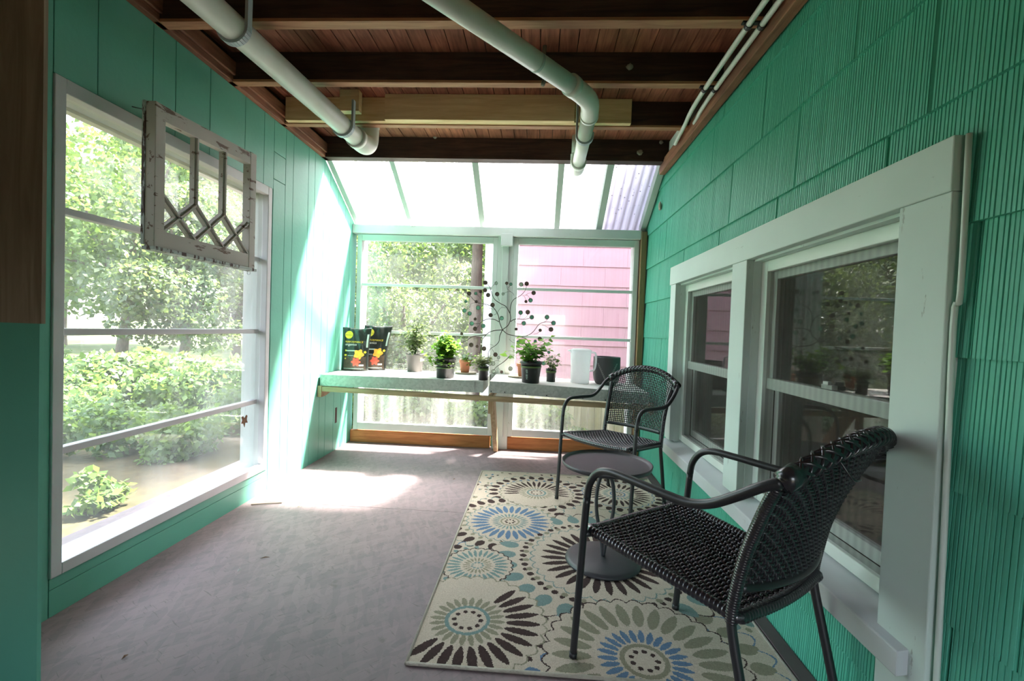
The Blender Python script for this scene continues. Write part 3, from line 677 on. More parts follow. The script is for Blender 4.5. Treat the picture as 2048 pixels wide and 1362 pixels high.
obj('elbow', MB().tube(spline([(.125, 2.315, z2), (.19, 2.40, z2), (.228, 2.47, z2), (.242, 2.55, z2), (.247, 2.63, z2)], 5), R2 + .006, 24).tube([(.115, 2.30, z2), (.14, 2.332, z2)], R2 + .009, 24).tube([(.246, 2.615, z2), (.248, 2.64, z2)], R2 + .009, 24), m_pvc, t, smooth=True)
obj('pipe_run', MB().tube([(.245, 2.6, z2), (.252, 3.46, z2)], R2, 24), m_pvc, t, smooth=True)
obj('elbow', MB().tube(spline([(.252, 3.36, z2), (.253, 3.46, z2), (.254, 3.52, z2 + .01), (.254, 3.555, z2 + .045), (.254, 3.565, z2 + .10), (.254, 3.565, z2 + .14)], 5), R2 + .006, 24).tube([(.252, 3.33, z2), (.252, 3.38, z2)], R2 + .010, 24), m_pvc, t, smooth=True)
obj('riser', MB().tube([(.254, 3.565, z2 + .12), (.254, 3.565, 2.655)], R2, 20), m_pvc, t, smooth=True)
strap('hanger_strap', (.249, 2.90, z2), R2, 2.62, t, -1, w=.03)
obj('seam_print', MB().tube([(-.052, 2.110, z2), (-.042, 2.1215, z2)], R2 + .0008, 24), m_labelpale, t, smooth=True, label='faded grey print band')
for i, (dx, lab) in enumerate(((0, 'left of the two white conduits beside the strip over the shingles'), (.055, 'right of the two white conduits, touching the strip over the shingles'))):
    cd = thing('conduit', lab, 'conduit', (.85 + dx, 2, 2.475), group='white conduits along the right wall')
    zc = 2.475
    pp = [(.848 + dx, .8, zc), (.848 + dx, 2.50, zc), (.880 + dx * .9, 2.98, zc - .002), (.905 + dx * .5, 3.25, zc)] if i == 0 else [(.848 + dx, .8, zc), (.848 + dx, 2.50, zc), (.884 + dx * .8, 2.93, zc)]
    obj('tube', MB().tube(spline(pp, 6), .0125, 12), m_pvc, cd, smooth=True)
    for yy in (1.30, 2.02, 2.53):
        obj('clip', MB().tube([(.848 + dx, yy - .01, zc), (.848 + dx, yy + .01, zc)], .0165, 12).box(.848 + dx - .027, .848 + dx + .027, yy - .01, yy + .01, zc + .008, zc + .016), m_black, cd)
for (x, y, z, r, lab) in ((.74, 3.617, 2.555, .021, 'pale mud nest on the blackened end joist near the shingled wall'), (.90, 3.617, 2.635, .014, 'small pale mud nest high on the right end of the blackened joist'), (.44, 2.503, 2.575, .017, 'pale mud nest on the dark joist right of the diagonal pipe'), (-.87, 3.617, 2.66, .018, 'pale mud nest high on the blackened end joist beside the left pipe')):
    setp(obj('mud_nest', MB().ball((x, y - r * .25, z), (r * 1.1, r * .5, r), 12, 8, jit=.35), m_mud, smooth=True), lab, 'nest', 'mud nests under the roof')
setp(obj('wasp_nest', MB().ball((.966, 3.83, 2.205), (.013, .018, .034), 12, 8, jit=.3), m_twig, smooth=True), 'brown nest stuck on the shingled wall beside the last white rafter', 'nest')
setp(obj('rope', MB().tube(spline([(-.02, 2.45, 2.655), (-.015, 2.46, 2.68), (-.02, 2.44, 2.60), (-.012, 2.45, 2.50), (-.02, 2.43, 2.44)], 6), .011, 8), m_rope, smooth=True), 'frayed grey rope hanging between joists behind the diagonal pipe', 'rope')

# old sash hung before the left window
t = thing('old_sash', 'old chipped white sash with diamond muntins hung before the left window', 'sash', (-1.66, 2.21, 1.45))
SY0, SY1, SX = 1.868, 2.556, -1.652
def sm(u, w, dx=0):  # u along the wall, w height 0..1 -> racked frame
    y = SY0 + (SY1 - SY0) * u; zb = 1.452 - .004 * u; zt = 2.066 + .036 * u; return Vector((SX + dx, y, zb + (zt - zb) * w))
def sbar(mb, a, b, wd, d0, d1, mi=0):
    p, q = sm(*a), sm(*b); t_ = (q - p).normalized(); s_ = Vector((1, 0, 0)).cross(t_) * wd / 2
    mb.hexa([p - s_ + Vector((d0, 0, 0)), p + s_ + Vector((d0, 0, 0)), q + s_ + Vector((d0, 0, 0)), q - s_ + Vector((d0, 0, 0))], [p - s_ + Vector((d1, 0, 0)), p + s_ + Vector((d1, 0, 0)), q + s_ + Vector((d1, 0, 0)), q - s_ + Vector((d1, 0, 0))], mi)
for nm, (a, b, wd) in dict(stile=((.035, 0), (.035, 1), .052)).items(): mb = MB(); sbar(mb, a, b, wd, -.045, 0); obj(nm, mb, m_sash, t, bevel=.002)
mb = MB(); sbar(mb, (.965, 0), (.965, 1), .052, -.045, 0); obj('stile', mb, m_sash, t, bevel=.002)
mb = MB(); sbar(mb, (.070, .945), (.93, .945), .066, -.042, -.002); obj('top_rail', mb, m_sash, t, bevel=.002)
mb = MB(); sbar(mb, (.070, .06), (.93, .06), .074, -.042, -.002); obj('bottom_rail', mb, m_sash, t, bevel=.002)
mb = MB(); sbar(mb, (-.015, -.012), (1.015, -.012), .016, -.05, .008); obj('drip_lip', mb, m_sashend, t, bevel=.002)
mb = MB(); mb.box(SX - .060, SX - .045, SY0 - .004, SY0 + .03, 1.46, 2.07); obj('edge_strip', mb, m_sashend, t)
U = lambda k: .07 + .86 * k / 3
hA, hB = .385, .115
def muntin(a, b):
    mb = MB(); sbar(mb, a, b, .024, -.036, -.012); sbar(mb, a, b, .009, -.013, -.003); obj('muntin', mb, m_sash, t)
for k in (1, 2): muntin((U(k), hA), (U(k), .91))
for k in range(3): muntin((U(k), hA), (U(k + 1), hB)); muntin((U(k), hB), (U(k + 1), hA))
for u in (.06, .97): obj('screw_hook', MB().tube([sm(u, -.02, -.02) + Vector((.010 * math.cos(a), 0, -.012 + .011 * math.sin(a))) for a in np.linspace(PI / 2, PI * 2.1, 10)], .0018, 6), m_zinc, t, smooth=True)
for u in (.06, .93): obj('hanging_hook', MB().tube([sm(u, .97, -.04), sm(u, .97, -.09), Vector((XL, sm(u, 1).y, sm(u, .99).z))], .0022, 6), m_zinc, t, smooth=True)

# ------------------------------------------------------------------ potting bench
t = thing('shelf_frame', 'raw wooden shelf frame with a slanted leg below the far windows', 'shelf', (-.4, 3.7, .0))
mb = MB(); mb.hexa([(-1.765, 3.655, .582), (.90, 3.655, .541), (.90, 3.70, .541), (-1.765, 3.70, .582)], [(-1.765, 3.655, .622), (.90, 3.655, .579), (.90, 3.70, .579), (-1.765, 3.70, .622)])
obj('front_rail', mb, m_railwood, t, bevel=.003)
obj('wall_cleat', MB().prism([(3.65, .535), (3.72, .535), (4.05, .60), (4.26, .60), (4.26, .628), (3.65, .628)], 'x', XL + .002, -1.765), m_railwood, t, bevel=.002)
obj('wall_cleat', MB().prism([(3.70, .50), (4.26, .56), (4.26, .585), (3.70, .585)], 'x', .925, .955), m_railwood, t, bevel=.002)
mb = MB(); mb.hexa([(-.385, 3.70, .45), (-.345, 3.70, .45), (-.345, 3.745, .45), (-.385, 3.745, .45)], [(-.385, 3.70, .60), (-.345, 3.70, .60), (-.345, 3.745, .60), (-.385, 3.745, .60)])
obj('leg_block', mb, m_bracketwood, t, bevel=.003)
mb = MB(); mb.hexa([(-.375, 4.205, .002), (-.335, 4.205, .002), (-.335, 4.31, .002), (-.375, 4.31, .002)], [(-.385, 3.745, .59), (-.345, 3.745, .59), (-.345, 3.90, .59), (-.385, 3.90, .59)])
obj('leg', mb, m_bracketwood, t, bevel=.003)
obj('cross_bearer', MB().box(-.385, -.345, 3.70, 4.26, .575, .603), m_railwood, t)
def zR(x): return .723 - .034 * (x + .375)
def tray(name, x0, x1, zf, label):
    t = thing(name, label, 'tray', ((x0 + x1) / 2, 4.0, zf(x0)), group='metal trays on the shelf frame')
    def slab(mb, xa, xb, ya, yb, d0, d1): mb.hexa([(xa, ya, zf(xa) - d1), (xb, ya, zf(xb) - d1), (xb, yb, zf(xb) - d1), (xa, yb, zf(xa) - d1)], [(xa, ya, zf(xa) - d0), (xb, ya, zf(xb) - d0), (xb, yb, zf(xb) - d0), (xa, yb, zf(xa) - d0)])
    mb = MB(); slab(mb, x0, x1, 3.672, 4.30, 0, .005); obj('top_sheet', mb, m_traytop, t, bevel=.001)
    mb = MB(); slab(mb, x0, x1, 3.672, 3.677, .005, .096 if zf(x0) == zf(x1) else .094); slab(mb, x0, x0 + .004, 3.677, 4.30, .005, .094); slab(mb, x1 - .004, x1, 3.677, 4.30, .005, .094)
    obj('skirt', mb, m_galv, t)
    mb = MB(); a, b = (x0 + .06, x1 - .07) if zf(x0) == zf(x1) else (x0 + .09, x1); slab(mb, a, b, 3.667, 3.672, -.0005, .068); obj('folded_lip', mb, m_galv, t)
    return t, slab
tl, _ = tray('metal_tray', XL + .012, -.428, lambda x: .722, 'galvanized tray on the shelf frame beside the teal board wall')
trr, slab = tray('metal_tray', -.375, .905, zR, 'galvanized tray on the shelf frame beside the shingled wall, drooping slightly')
for x in (-.36, -.25, -.08, .09, .38, .56): obj('screw', MB().ball((x, 3.671, zR(x) - .082), (.005, .003, .005), 8, 4), m_screw, trr)

# ------------------------------------------------------------------ pots and plants
def blade(V, p, ax, nn, L, W):
    ax = ax.normalized(); sd = ax.cross(nn); sd = sd.normalized() if sd.length > 1e-6 else Vector((1, 0, 0)); up_ = sd.cross(ax)
    V += [p, p + ax * L * .45 + sd * W + up_ * L * .10, p + ax * L - up_ * L * .12, p + ax * L * .45 - sd * W + up_ * L * .10]
def plant(root, base, rad, stems, leaf, mat, per=9, wr=.42, spread=1.0, droop=.0, stemr=.0016, trail=None):
    """stems: list of tip offsets from base"""
    V = []; mb = MB(); base = Vector(base)
    for tip in stems:
        tip = Vector(tip); a = random.uniform(0, 2 * PI); b0 = base + Vector((math.cos(a), math.sin(a), 0)) * rad * random.random() * .6
        mid = b0 + Vector((tip.x * .25, tip.y * .25, tip.z * .6)); e = base + tip
        P = spline([b0, mid, e], 5); mb.tube(P, [stemr * (1.2 - .07 * i) for i in range(len(P))], 5)
        for k in range(per):
            i = random.uniform(2.5, len(P) - 1.01); p = P[int(i)].lerp(P[int(i) + 1], i % 1)
            ang = random.uniform(0, 2 * PI); dd = Vector((math.cos(ang), math.sin(ang), random.uniform(-.45, .5) - droop)); q = p + dd * leaf * random.uniform(.2, .9) * spread
            if q != p: mb.tube([p, q], stemr * .5, 3, False)
            s_ = leaf * random.uniform(.6, 1.25); blade(V, q, dd, Vector((random.gauss(0, .5), random.gauss(0, .5) - .35, 1)), s_, s_ * wr)
    obj('stem', mb, m_stem, root, smooth=True)
    o_ = OFF[root.name]; Vn = np.array([tuple(v) for v in V]) - np.array(o_)
    o = bpy.data.objects.new('foliage', np_mesh('foliage', Vn, mat)); COL.objects.link(o); o.parent = root; OFF[o.name] = o_
POT = {}
def pot(name, label, c, rt, rb, h, mat, rim=.012, cat='potted plant', group=None, rimo=.004):
    t = thing(name, label, cat, c, group=group)
    prof = [(0, 0), (rb - .003, 0), (rb, .004), (rt - rimo * 1.2, h - rim - .001), (rt, h - rim), (rt + .001, h), (rt - .004, h), (rt - .006, h - .012), (rt - .010, h - .022)]
    POT[t.name] = obj('pot', MB().lathe(prof, c, 36), mat, t, smooth=True)
    obj('soil', MB().lathe([(0, h - .018), (rt * .5, h - .017), (rt - .007, h - .022)], c, 24), m_soil, t, smooth=True); return t
def hemi(n, R, z0, z1, sq=1): 
    o = []
    for i in range(n):
        a = random.uniform(0, 2 * PI); r = R * math.sqrt(random.random()); o.append((r * math.cos(a), r * math.sin(a) * sq, random.uniform(z0, z1) * (1 - .35 * (r / R) ** 2)))
    return o
# tall thin tomato-like plant in the taupe pot
c = (-1.142, 4.215, .722); t = pot('potted_seedling', 'tall wispy plant in a taupe pot beside the soil bags', c, .087, .070, .168, m_potgrey, .014)
plant(t, (c[0], c[1], c[2] + .155), .04, [(-.10, 0, .20), (-.06, .02, .30), (-.02, .0, .34), (.03, .02, .36), (.07, 0, .24), (.12, -.02, .14), (-.14, -.03, .12), (.02, -.05, .22), (-.08, -.04, .17), (.10, .02, .30), (-.12, .02, .24), (.05, .03, .38), (-.04, -.03, .26), (.08, -.05, .2)], .046, m_pale, 24, .28, 1.2, .25, .0022)
# parsley
c = (-.765, 3.785, .722); t = pot('potted_herb', 'bright leafy parsley in a black nursery pot on the left tray, spilling over its rim', c, .087, .072, .176, m_potblack, .022)
plant(t, (c[0], c[1], c[2] + .165), .06, hemi(46, .135, .10, .225) + [(-.15, -.03, .06), (-.17, -.02, .0), (-.16, -.05, -.03), (.13, -.03, .05), (-.02, -.095, -.01), (.0, -.10, -.06), (.02, -.095, .02), (-.18, 0, .03), (.01, -.10, -.03), (-.14, -.04, -.05)], .040, m_herb, 12, .46, 1.0)
obj('label_band', MB().lathe([(.0845, .116), (.0854, .128)], c, 30).lathe([(.0805, .082), (.0818, .092)], c, 30), m_band, POT[t.name], smooth=True)
# terracotta pots on saucers
def saucer(label, c, r):
    setp(obj('saucer', MB().lathe([(0, 0), (r * .86, 0), (r, .012), (r - .006, .017), (r * .84, .008), (0, .008)], c, 36), m_saucer, smooth=True), label, 'saucer', 'stone saucers on the trays')
saucer('stone saucer on the left tray under the terracotta pot', (-.655, 4.195, .7225), .105)
saucer('stone saucer on the right tray partly hidden by the mint pot', (-.155, 4.12, zR(-.155) + .001), .108)
def terra(label, c):
    t = pot('potted_herb', label, c, .056, .038, .118, m_terra, .026, rimo=.006); return t
c = (-.665, 4.20, .732); t = terra('sprawling yellow-green plant in a terracotta pot on the left tray', c)
plant(t, (c[0], c[1], c[2] + .10), .03, [(.05, -.05, .05), (.09, -.06, .06), (.11, -.04, .03), (.03, -.06, .02), (.07, -.02, .07), (.13, -.05, .0), (.0, -.02, .05), (.10, -.06, -.02)], .030, m_herb, 14, .45, .9)
c = (-.125, 4.13, zR(-.125) + .010); t = terra('terracotta pot standing on the saucer behind the mint pot', c)
plant(t, (c[0], c[1], c[2] + .10), .03, [(.03, 0, .05), (-.03, -.02, .05), (0, .03, .06)], .022, m_pale, 9, .4)
c = (-.437, 3.735, .722); t = pot('potted_herb', 'small feathery herb in a little black pot at the right end of the left tray', c, .047, .039, .115, m_potblack, .008)
plant(t, (c[0], c[1], c[2] + .11), .03, hemi(20, .085, .05, .12) + [(-.10, -.03, .04), (-.07, -.05, .0)], .026, m_pale, 18, .26, .9)
obj('label_band', MB().lathe([(.0445, .078), (.0465, .100)], c, 24), m_band, POT[t.name], smooth=True)
# mint / catnip in the big black pot
c = (-.045, 3.775, zR(-.045)); t = pot('potted_herb', 'large broad-leaved mint in a black nursery pot at the front of the right tray', c, .090, .071, .180, m_potblack, .024)
plant(t, (c[0], c[1], c[2] + .17), .06, [(-.15, .0, .14), (-.18, -.02, .09), (-.13, .03, .19), (-.12, -.05, .11), (-.06, -.04, .12), (-.17, -.04, .03), (-.03, .05, .11), (0, -.06, .08), (.04, .0, .11), (.08, -.03, .10), (.14, .0, .16), (.17, .02, .19), (.13, -.03, .13), (.18, .0, .13), (.09, .04, .15), (-.08, -.07, .04), (.05, -.06, .05), (-.19, .01, .06), (-.15, .02, .11), (.11, -.05, .07), (-.12, 0, .22), (-.16, 0, .18), (-.10, -.05, .16), (.02, 0, .14), (.16, 0, .22)], .060, m_mint, 6, .42, .8)
obj('label_band', MB().lathe([(.0845, .126), (.0862, .140)], c, 30), m_band, POT[t.name], smooth=True)
mb = MB()
for k in range(7):
    a = -PI / 2 - .42; z = .035 + k * .0125
    for da in (-.07, .0, .06):
        aa = a + da; r0 = .0722 + .013 * z / .15 + .0012; mb.box(c[0] + r0 * math.cos(aa) - .0035, c[0] + r0 * math.cos(aa) + .0035, c[1] + r0 * math.sin(aa) - .0004, c[1] + r0 * math.sin(aa) + .0004, c[2] + z, c[2] + z + random.choice((.004, .008)))
obj('faded_print', mb, m_labelpale, POT[t.name])
c = (.128, 3.965, zR(.128)); t = pot('potted_herb', 'small pale seedling in a little black pot between the mint and the pitcher', c, .047, .039, .112, m_potblack, .008)
plant(t, (c[0], c[1], c[2] + .105), .03, [(-.06, 0, .11), (-.03, 0, .14), (0, 0, .12), (.04, 0, .13), (.07, 0, .09), (.05, -.03, .05), (-.05, -.03, .05), (.02, -.03, .09)], .030, m_pale, 12, .46, .9)
obj('label_band', MB().lathe([(.0445, .078), (.0465, .098)], c, 24), m_band, POT[t.name], smooth=True)
# pitcher
c = (.385, 4.03, zR(.385)); t = thing('pitcher', 'frosted white plastic pitcher on the right tray', 'pitcher', c)
obj('body', MB().lathe([(0, 0), (.076, 0), (.081, .006), (.083, .12), (.089, .24), (.092, .285), (.094, .29), (.089, .288), (.086, .24), (.079, .10), (.074, .012), (0, .010)], c, 40), m_jug, t, smooth=True)
obj('lid', MB().lathe([(.0915, .286), (.0935, .292), (.070, .302), (0, .304)], c, 40), m_jug, t, smooth=True)
obj('spout', MB().hexa([(c[0] - .115, c[1] - .02, c[2] + .282), (c[0] - .08, c[1] - .035, c[2] + .262), (c[0] - .08, c[1] + .035, c[2] + .262), (c[0] - .115, c[1] + .02, c[2] + .282)], [(c[0] - .115, c[1] - .02, c[2] + .288), (c[0] - .08, c[1] - .035, c[2] + .292), (c[0] - .08, c[1] + .035, c[2] + .292), (c[0] - .115, c[1] + .02, c[2] + .288)]), m_jug, t)
obj('handle', MB().tube(spline([(c[0] + .085, c[1] - .01, c[2] + .275), (c[0] + .125, c[1] - .015, c[2] + .265), (c[0] + .132, c[1] - .015, c[2] + .20), (c[0] + .120, c[1] - .012, c[2] + .125), (c[0] + .082, c[1] - .01, c[2] + .11)], 6), .0095, 10), m_jug, t, smooth=True)
# charcoal planter with leaf relief
c = (.625, 4.10, zR(.625)); t = thing('planter', 'empty charcoal planter with pale leaf sprigs, right of the pitcher', 'planter', c)
pr = [(0, 0), (.078, 0), (.098, .012), (.112, .045), (.1185, .09), (.1195, .16), (.1185, .235), (.1175, .245), (.112, .245), (.111, .235), (.110, .10), (.09, .03), (0, .025)]
obj('pot', MB().lathe(pr, c, 44), m_planter, t, smooth=True)
mb = MB()
def onpot(a, z):
    for (ra, za), (rb_, zb_) in zip(pr, pr[1:]):
        if za <= z <= zb_ and zb_ > za: r = ra + (rb_ - ra) * (z - za) / (zb_ - za); break
    return Vector((c[0] + (r + .0012) * math.cos(a), c[1] + (r + .0012) * math.sin(a), c[2] + z))
for sgn in (-1, 1):
    for k in range(11):
        f = k / 10; a0 = -PI / 2 - .08 + sgn * (.10 + .62 * f ** 1.2); z0 = .03 + .15 * f
        for s2 in (-1, 1):
            p = onpot(a0, z0); q = onpot(a0 + s2 * .075 + sgn * .02, z0 + .014); m1 = onpot(a0 + s2 * .03, z0 + .012); m2_ = onpot(a0 + s2 * .05, z0 + .001)
            mb.quad(p, m2_, q, m1)
obj('leaf_relief', mb, m_planterpat, t)

# ------------------------------------------------------------------ bags of soil
def bag(label, c, W, Hh, D, lean, rz, group):
    t = thing('soil_bag', label, 'bag', c, rz, group=group, local=True)
    def dep(u, v): return D * (max(0, math.sin(PI * min(1, max(0, u)))) ** .55) * (1 - v ** 2.4) ** .8 * .5 + .003
    def fp(u, v, off=0, side=-1):
        x = (u - .5) * W * (1 + .05 * v - .04 * math.sin(PI * v)) + lean[0] * v * v; wob = .004 * math.sin(9 * v + 5 * u) * math.sin(PI * u) + .003 * math.sin(23 * u + 11 * v) * v
        return Vector((x, side * (dep(u, v) + off) + wob + lean[1] * v, v * Hh + .006 * math.sin(7 * u + 1) * (v > .97)))
    nu, nv = 22, 26; V = []; F = []
    for side in (-1, 1):
        o = len(V)
        for j in range(nv + 1):
            for i in range(nu + 1): V.append(fp(i / nu, j / nv, 0, side))
        for j in range(nv):
            for i in range(nu):
                f = (o + j * (nu + 1) + i, o + j * (nu + 1) + i + 1, o + (j + 1) * (nu + 1) + i + 1, o + (j + 1) * (nu + 1) + i); F.append(f if side < 0 else f[::-1])
    n1 = (nu + 1) * (nv + 1)
    for i in range(nu): F.append((i + 1, i, n1 + i, n1 + i + 1))
    for j in range(nv):
        for i in (0, nu):
            a = j * (nu + 1) + i; b = a + nu + 1; F.append((a, b, n1 + b, n1 + a) if i == 0 else (b, a, n1 + a, n1 + b))
    for i in range(nu): a = nv * (nu + 1) + i; F.append((a, a + 1, n1 + a + 1, n1 + a))
    mb = MB(); mb.add(V, F); film = obj('film', mb, m_bag, t, smooth=True)
    def patch(name, poly, mat, off=.0015, lab=None, sub=6):
        # grid-filled polygon via fan from centroid, subdivided so it hugs the film
        mb = MB(); cu = sum(p[0] for p in poly) / len(poly); cv = sum(p[1] for p in poly) / len(poly); n = len(poly)
        rings = [[fp(cu + (p[0] - cu) * k / sub, cv + (p[1] - cv) * k / sub, off) for p in poly] for k in range(1, sub + 1)]
        vs = [fp(cu, cv, off)] + [v for r_ in rings for v in r_]; fs = [(0, 1 + i, 1 + (i + 1) % n) for i in range(n)]
        for k in range(sub - 1):
            for i in range(n): fs.append((1 + k * n + i, 1 + (k + 1) * n + i, 1 + (k + 1) * n + (i + 1) % n, 1 + k * n + (i + 1) % n))
        mb.add(vs, fs); return obj(name, mb, mat, film, label=lab)
    def rect(u0, u1, v0, v1, k=6): return [(u0 + (u1 - u0) * i / k, v0) for i in range(k)] + [(u1, v0 + (v1 - v0) * i / k) for i in range(k)] + [(u1 - (u1 - u0) * i / k, v1) for i in range(k)] + [(u0, v1 - (v1 - v0) * i / k) for i in range(k)]
    def circ(u, v, r, n=28, wav=0, lob=5, ph=0): return [(u + r * (1 + wav * math.cos(lob * a + ph)) * math.cos(a), v + r * W / Hh * (1 + wav * math.cos(lob * a + ph)) * math.sin(a)) for a in [2 * PI * i / n for i in range(n)]]
    def text(name, s_, u0, v0, width, mat, off=.0025, vert=False):
        cu = bpy.data.curves.new('txt', 'FONT'); cu.body = s_; cu.resolution_u = 2; o = bpy.data.objects.new('txt', cu); COL.objects.link(o)
        bpy.context.view_layer.update(); me = bpy.data.meshes.new_from_object(o.evaluated_get(bpy.context.evaluated_depsgraph_get())); bpy.data.objects.remove(o)
        co = np.array([v.co[:] for v in me.vertices]); mx = co[:, 0].max(); k = width / mx; mb = MB()
        vs = []
        for x, y, _ in co:
            if vert: vs.append(fp(u0 - y * k * Hh / W, v0 + x * k, off))
            else: vs.append(fp(u0 + x * k, v0 + y * k * W / Hh, off))
        mb.add(vs, [tuple(p.vertices) for p in me.polygons]); obj(name, mb, mat, film)
    patch('brown_print', rect(.12, .93, .02, .34), m_bagbrown, .0008, 'brown photographic print of soil')
    patch('green_strip', rect(.015, .10, .03, .97), m_bagside, .0010, 'dark green side strip')
    patch('round_logo', circ(.25, .84, .145), m_yellow, .0016, 'yellow round logo')
    text('lettering', 'Miracle-Gro', .125, .825, .25, m_darkp, .003)
    text('lettering', 'PERFORMANCE', .13, .655, .66, m_yellow); text('lettering', 'organics', .13, .59, .43, m_whitep)
    patch('caption_bar', rect(.15, .55, .455, .485), m_labelpale, .0016); patch('caption_bar', rect(.15, .20, .455, .492), m_yellow, .002)
    patch('caption_bar', rect(.13, .22, .345, .385), m_yellow, .0016); patch('caption_bar', rect(.26, .48, .35, .362), m_labelpale, .0016); patch('caption_bar', rect(.15, .20, .27, .30), m_yellow, .0018)
    patch('flower_print', circ(.67, .39, .17, 40, .16, 5, .6), m_orange, .0020, 'orange flower print'); patch('flower_print', circ(.70, .41, .07, 30, .2, 5), m_yellow, .0026)
    patch('flower_print', circ(.58, .21, .15, 40, .2, 6), m_red, .0024, 'red flower print')
    patch('side_label', rect(.905, .965, .55, .86), m_labelpale, .0018); patch('flower_print', circ(.885, .44, .045, 20, .2, 5), m_yellow, .003)
    patch('caption_bar', rect(.12, .86, .045, .062), m_labelpale, .0018); patch('caption_bar', rect(.70, .86, .115, .15), m_whitep, .002)
    return t
bag('black soil bag standing in front against the teal board wall', (-1.662, 4.075, .7225), .245, .388, .085, (.012, .01), .10, 'soil bags on the left tray')
bag('black soil bag leaning behind the front bag, toward the window', (-1.545, 4.21, .7225), .245, .415, .080, (.045, .03), .22, 'soil bags on the left tray')

# ------------------------------------------------------------------ wire tree ornament with discs
t = thing('wire_tree_ornament', 'dark metal branch ornament with many round discs standing among the plant pots', 'ornament', (-.30, 4.12, .72))

SUN_E = 13; SKY_E = .35; EXPO = 2.9
# camera model (also used to place the ornament's measured outline on its own plane)
F_PX = 910.; CAM = Vector((0, 0, 1.15))
yaw, pit, rol = math.radians(3.2), math.radians(-1.42), math.radians(1.99)
Fw = Vector((-math.sin(yaw) * math.cos(pit), math.cos(yaw) * math.cos(pit), math.sin(pit))); r0 = Vector((math.cos(yaw), math.sin(yaw), 0)); u0 = r0.cross(Fw)
Rt = r0 * math.cos(rol) + u0 * math.sin(rol); Up = -r0 * math.sin(rol) + u0 * math.cos(rol)
ORN = [((615, 712), (690, 650), (720, 570), (715, 490), (722, 400), (760, 320), (850, 265), (910, 200), (930, 130)), ((715, 500), (660, 410), (590, 370), (510, 310), (470, 210), (440, 140), (400, 105)),
       ((615, 712), (580, 620), (560, 520), (500, 425), (420, 385), (300, 360), (240, 320), (190, 260)), ((575, 610), (520, 580), (440, 570), (370, 590), (310, 630), (240, 632)),
       ((615, 712), (520, 720), (450, 740), (400, 780), (355, 840), (345, 920), (320, 1010), (275, 1075), (210, 1110)), ((410, 775), (320, 785), (220, 800), (150, 850), (60, 880), (0, 868)),
       ((615, 712), (580, 790), (570, 860), (530, 910), (460, 960), (430, 1030), (455, 1120)), ((615, 712), (680, 765), (760, 785), (850, 800), (950, 780), (1020, 730), (1090, 640), (1170, 610), (1260, 612)),
       ((850, 800), (920, 830), (980, 910), (1020, 1030), (1080, 1100), (1150, 1145)), ((720, 605), (760, 580), (820, 570), (900, 575), (975, 555)), ((720, 1040), (640, 1120), (540, 1190), (500, 1240))]
TW = [((475, 190), (480, 150), (525, 110)), ((720, 215), (680, 180), (668, 120)), ((765, 265), (750, 235), (700, 215), (625, 240)), ((690, 170), (720, 130)), ((895, 190), (890, 150), (865, 125)), ((870, 262), (905, 285), (920, 335)), ((880, 260), (940, 265), (975, 310)),
      ((915, 262), (960, 235), (1010, 232)), ((765, 585), (800, 630), (870, 635)), ((795, 620), (805, 660), (795, 695)), ((830, 572), (845, 540), (850, 500)), ((880, 575), (930, 540), (942, 495)), ((1150, 612), (1190, 590), (1192, 560)), ((1130, 645), (1170, 660), (1235, 700)),
      ((1020, 768), (1070, 755), (1100, 725)), ((500, 520), (540, 500), (560, 470), (600, 425), (660, 425)), ((510, 430), (440, 430), (400, 395), (330, 300), (275, 245)), ((380, 360), (400, 300), (425, 265)), ((290, 360), (210, 370), (190, 420), (130, 460)), ((400, 390), (480, 445), (520, 450)),
      ((430, 210), (470, 230)), ((575, 335), (555, 290), (548, 255)), ((120, 830), (110, 790), (90, 765)), ((600, 560), (575, 600)), ((360, 590), (400, 600), (370, 655)), ((320, 625), (300, 670), (270, 695)), ((500, 915), (440, 900), (380, 945)), ((300, 1010), (250, 1040), (200, 1070)),
      ((440, 1060), (380, 1100), (375, 1125)), ((560, 1200), (580, 1230), (605, 1255)), ((985, 910), (1080, 905), (1150, 950), (1215, 1000)), ((700, 830), (760, 880), (825, 875)), ((480, 960), (510, 1010), (525, 1035)), ((470, 1140), (540, 1110), (590, 1120))]
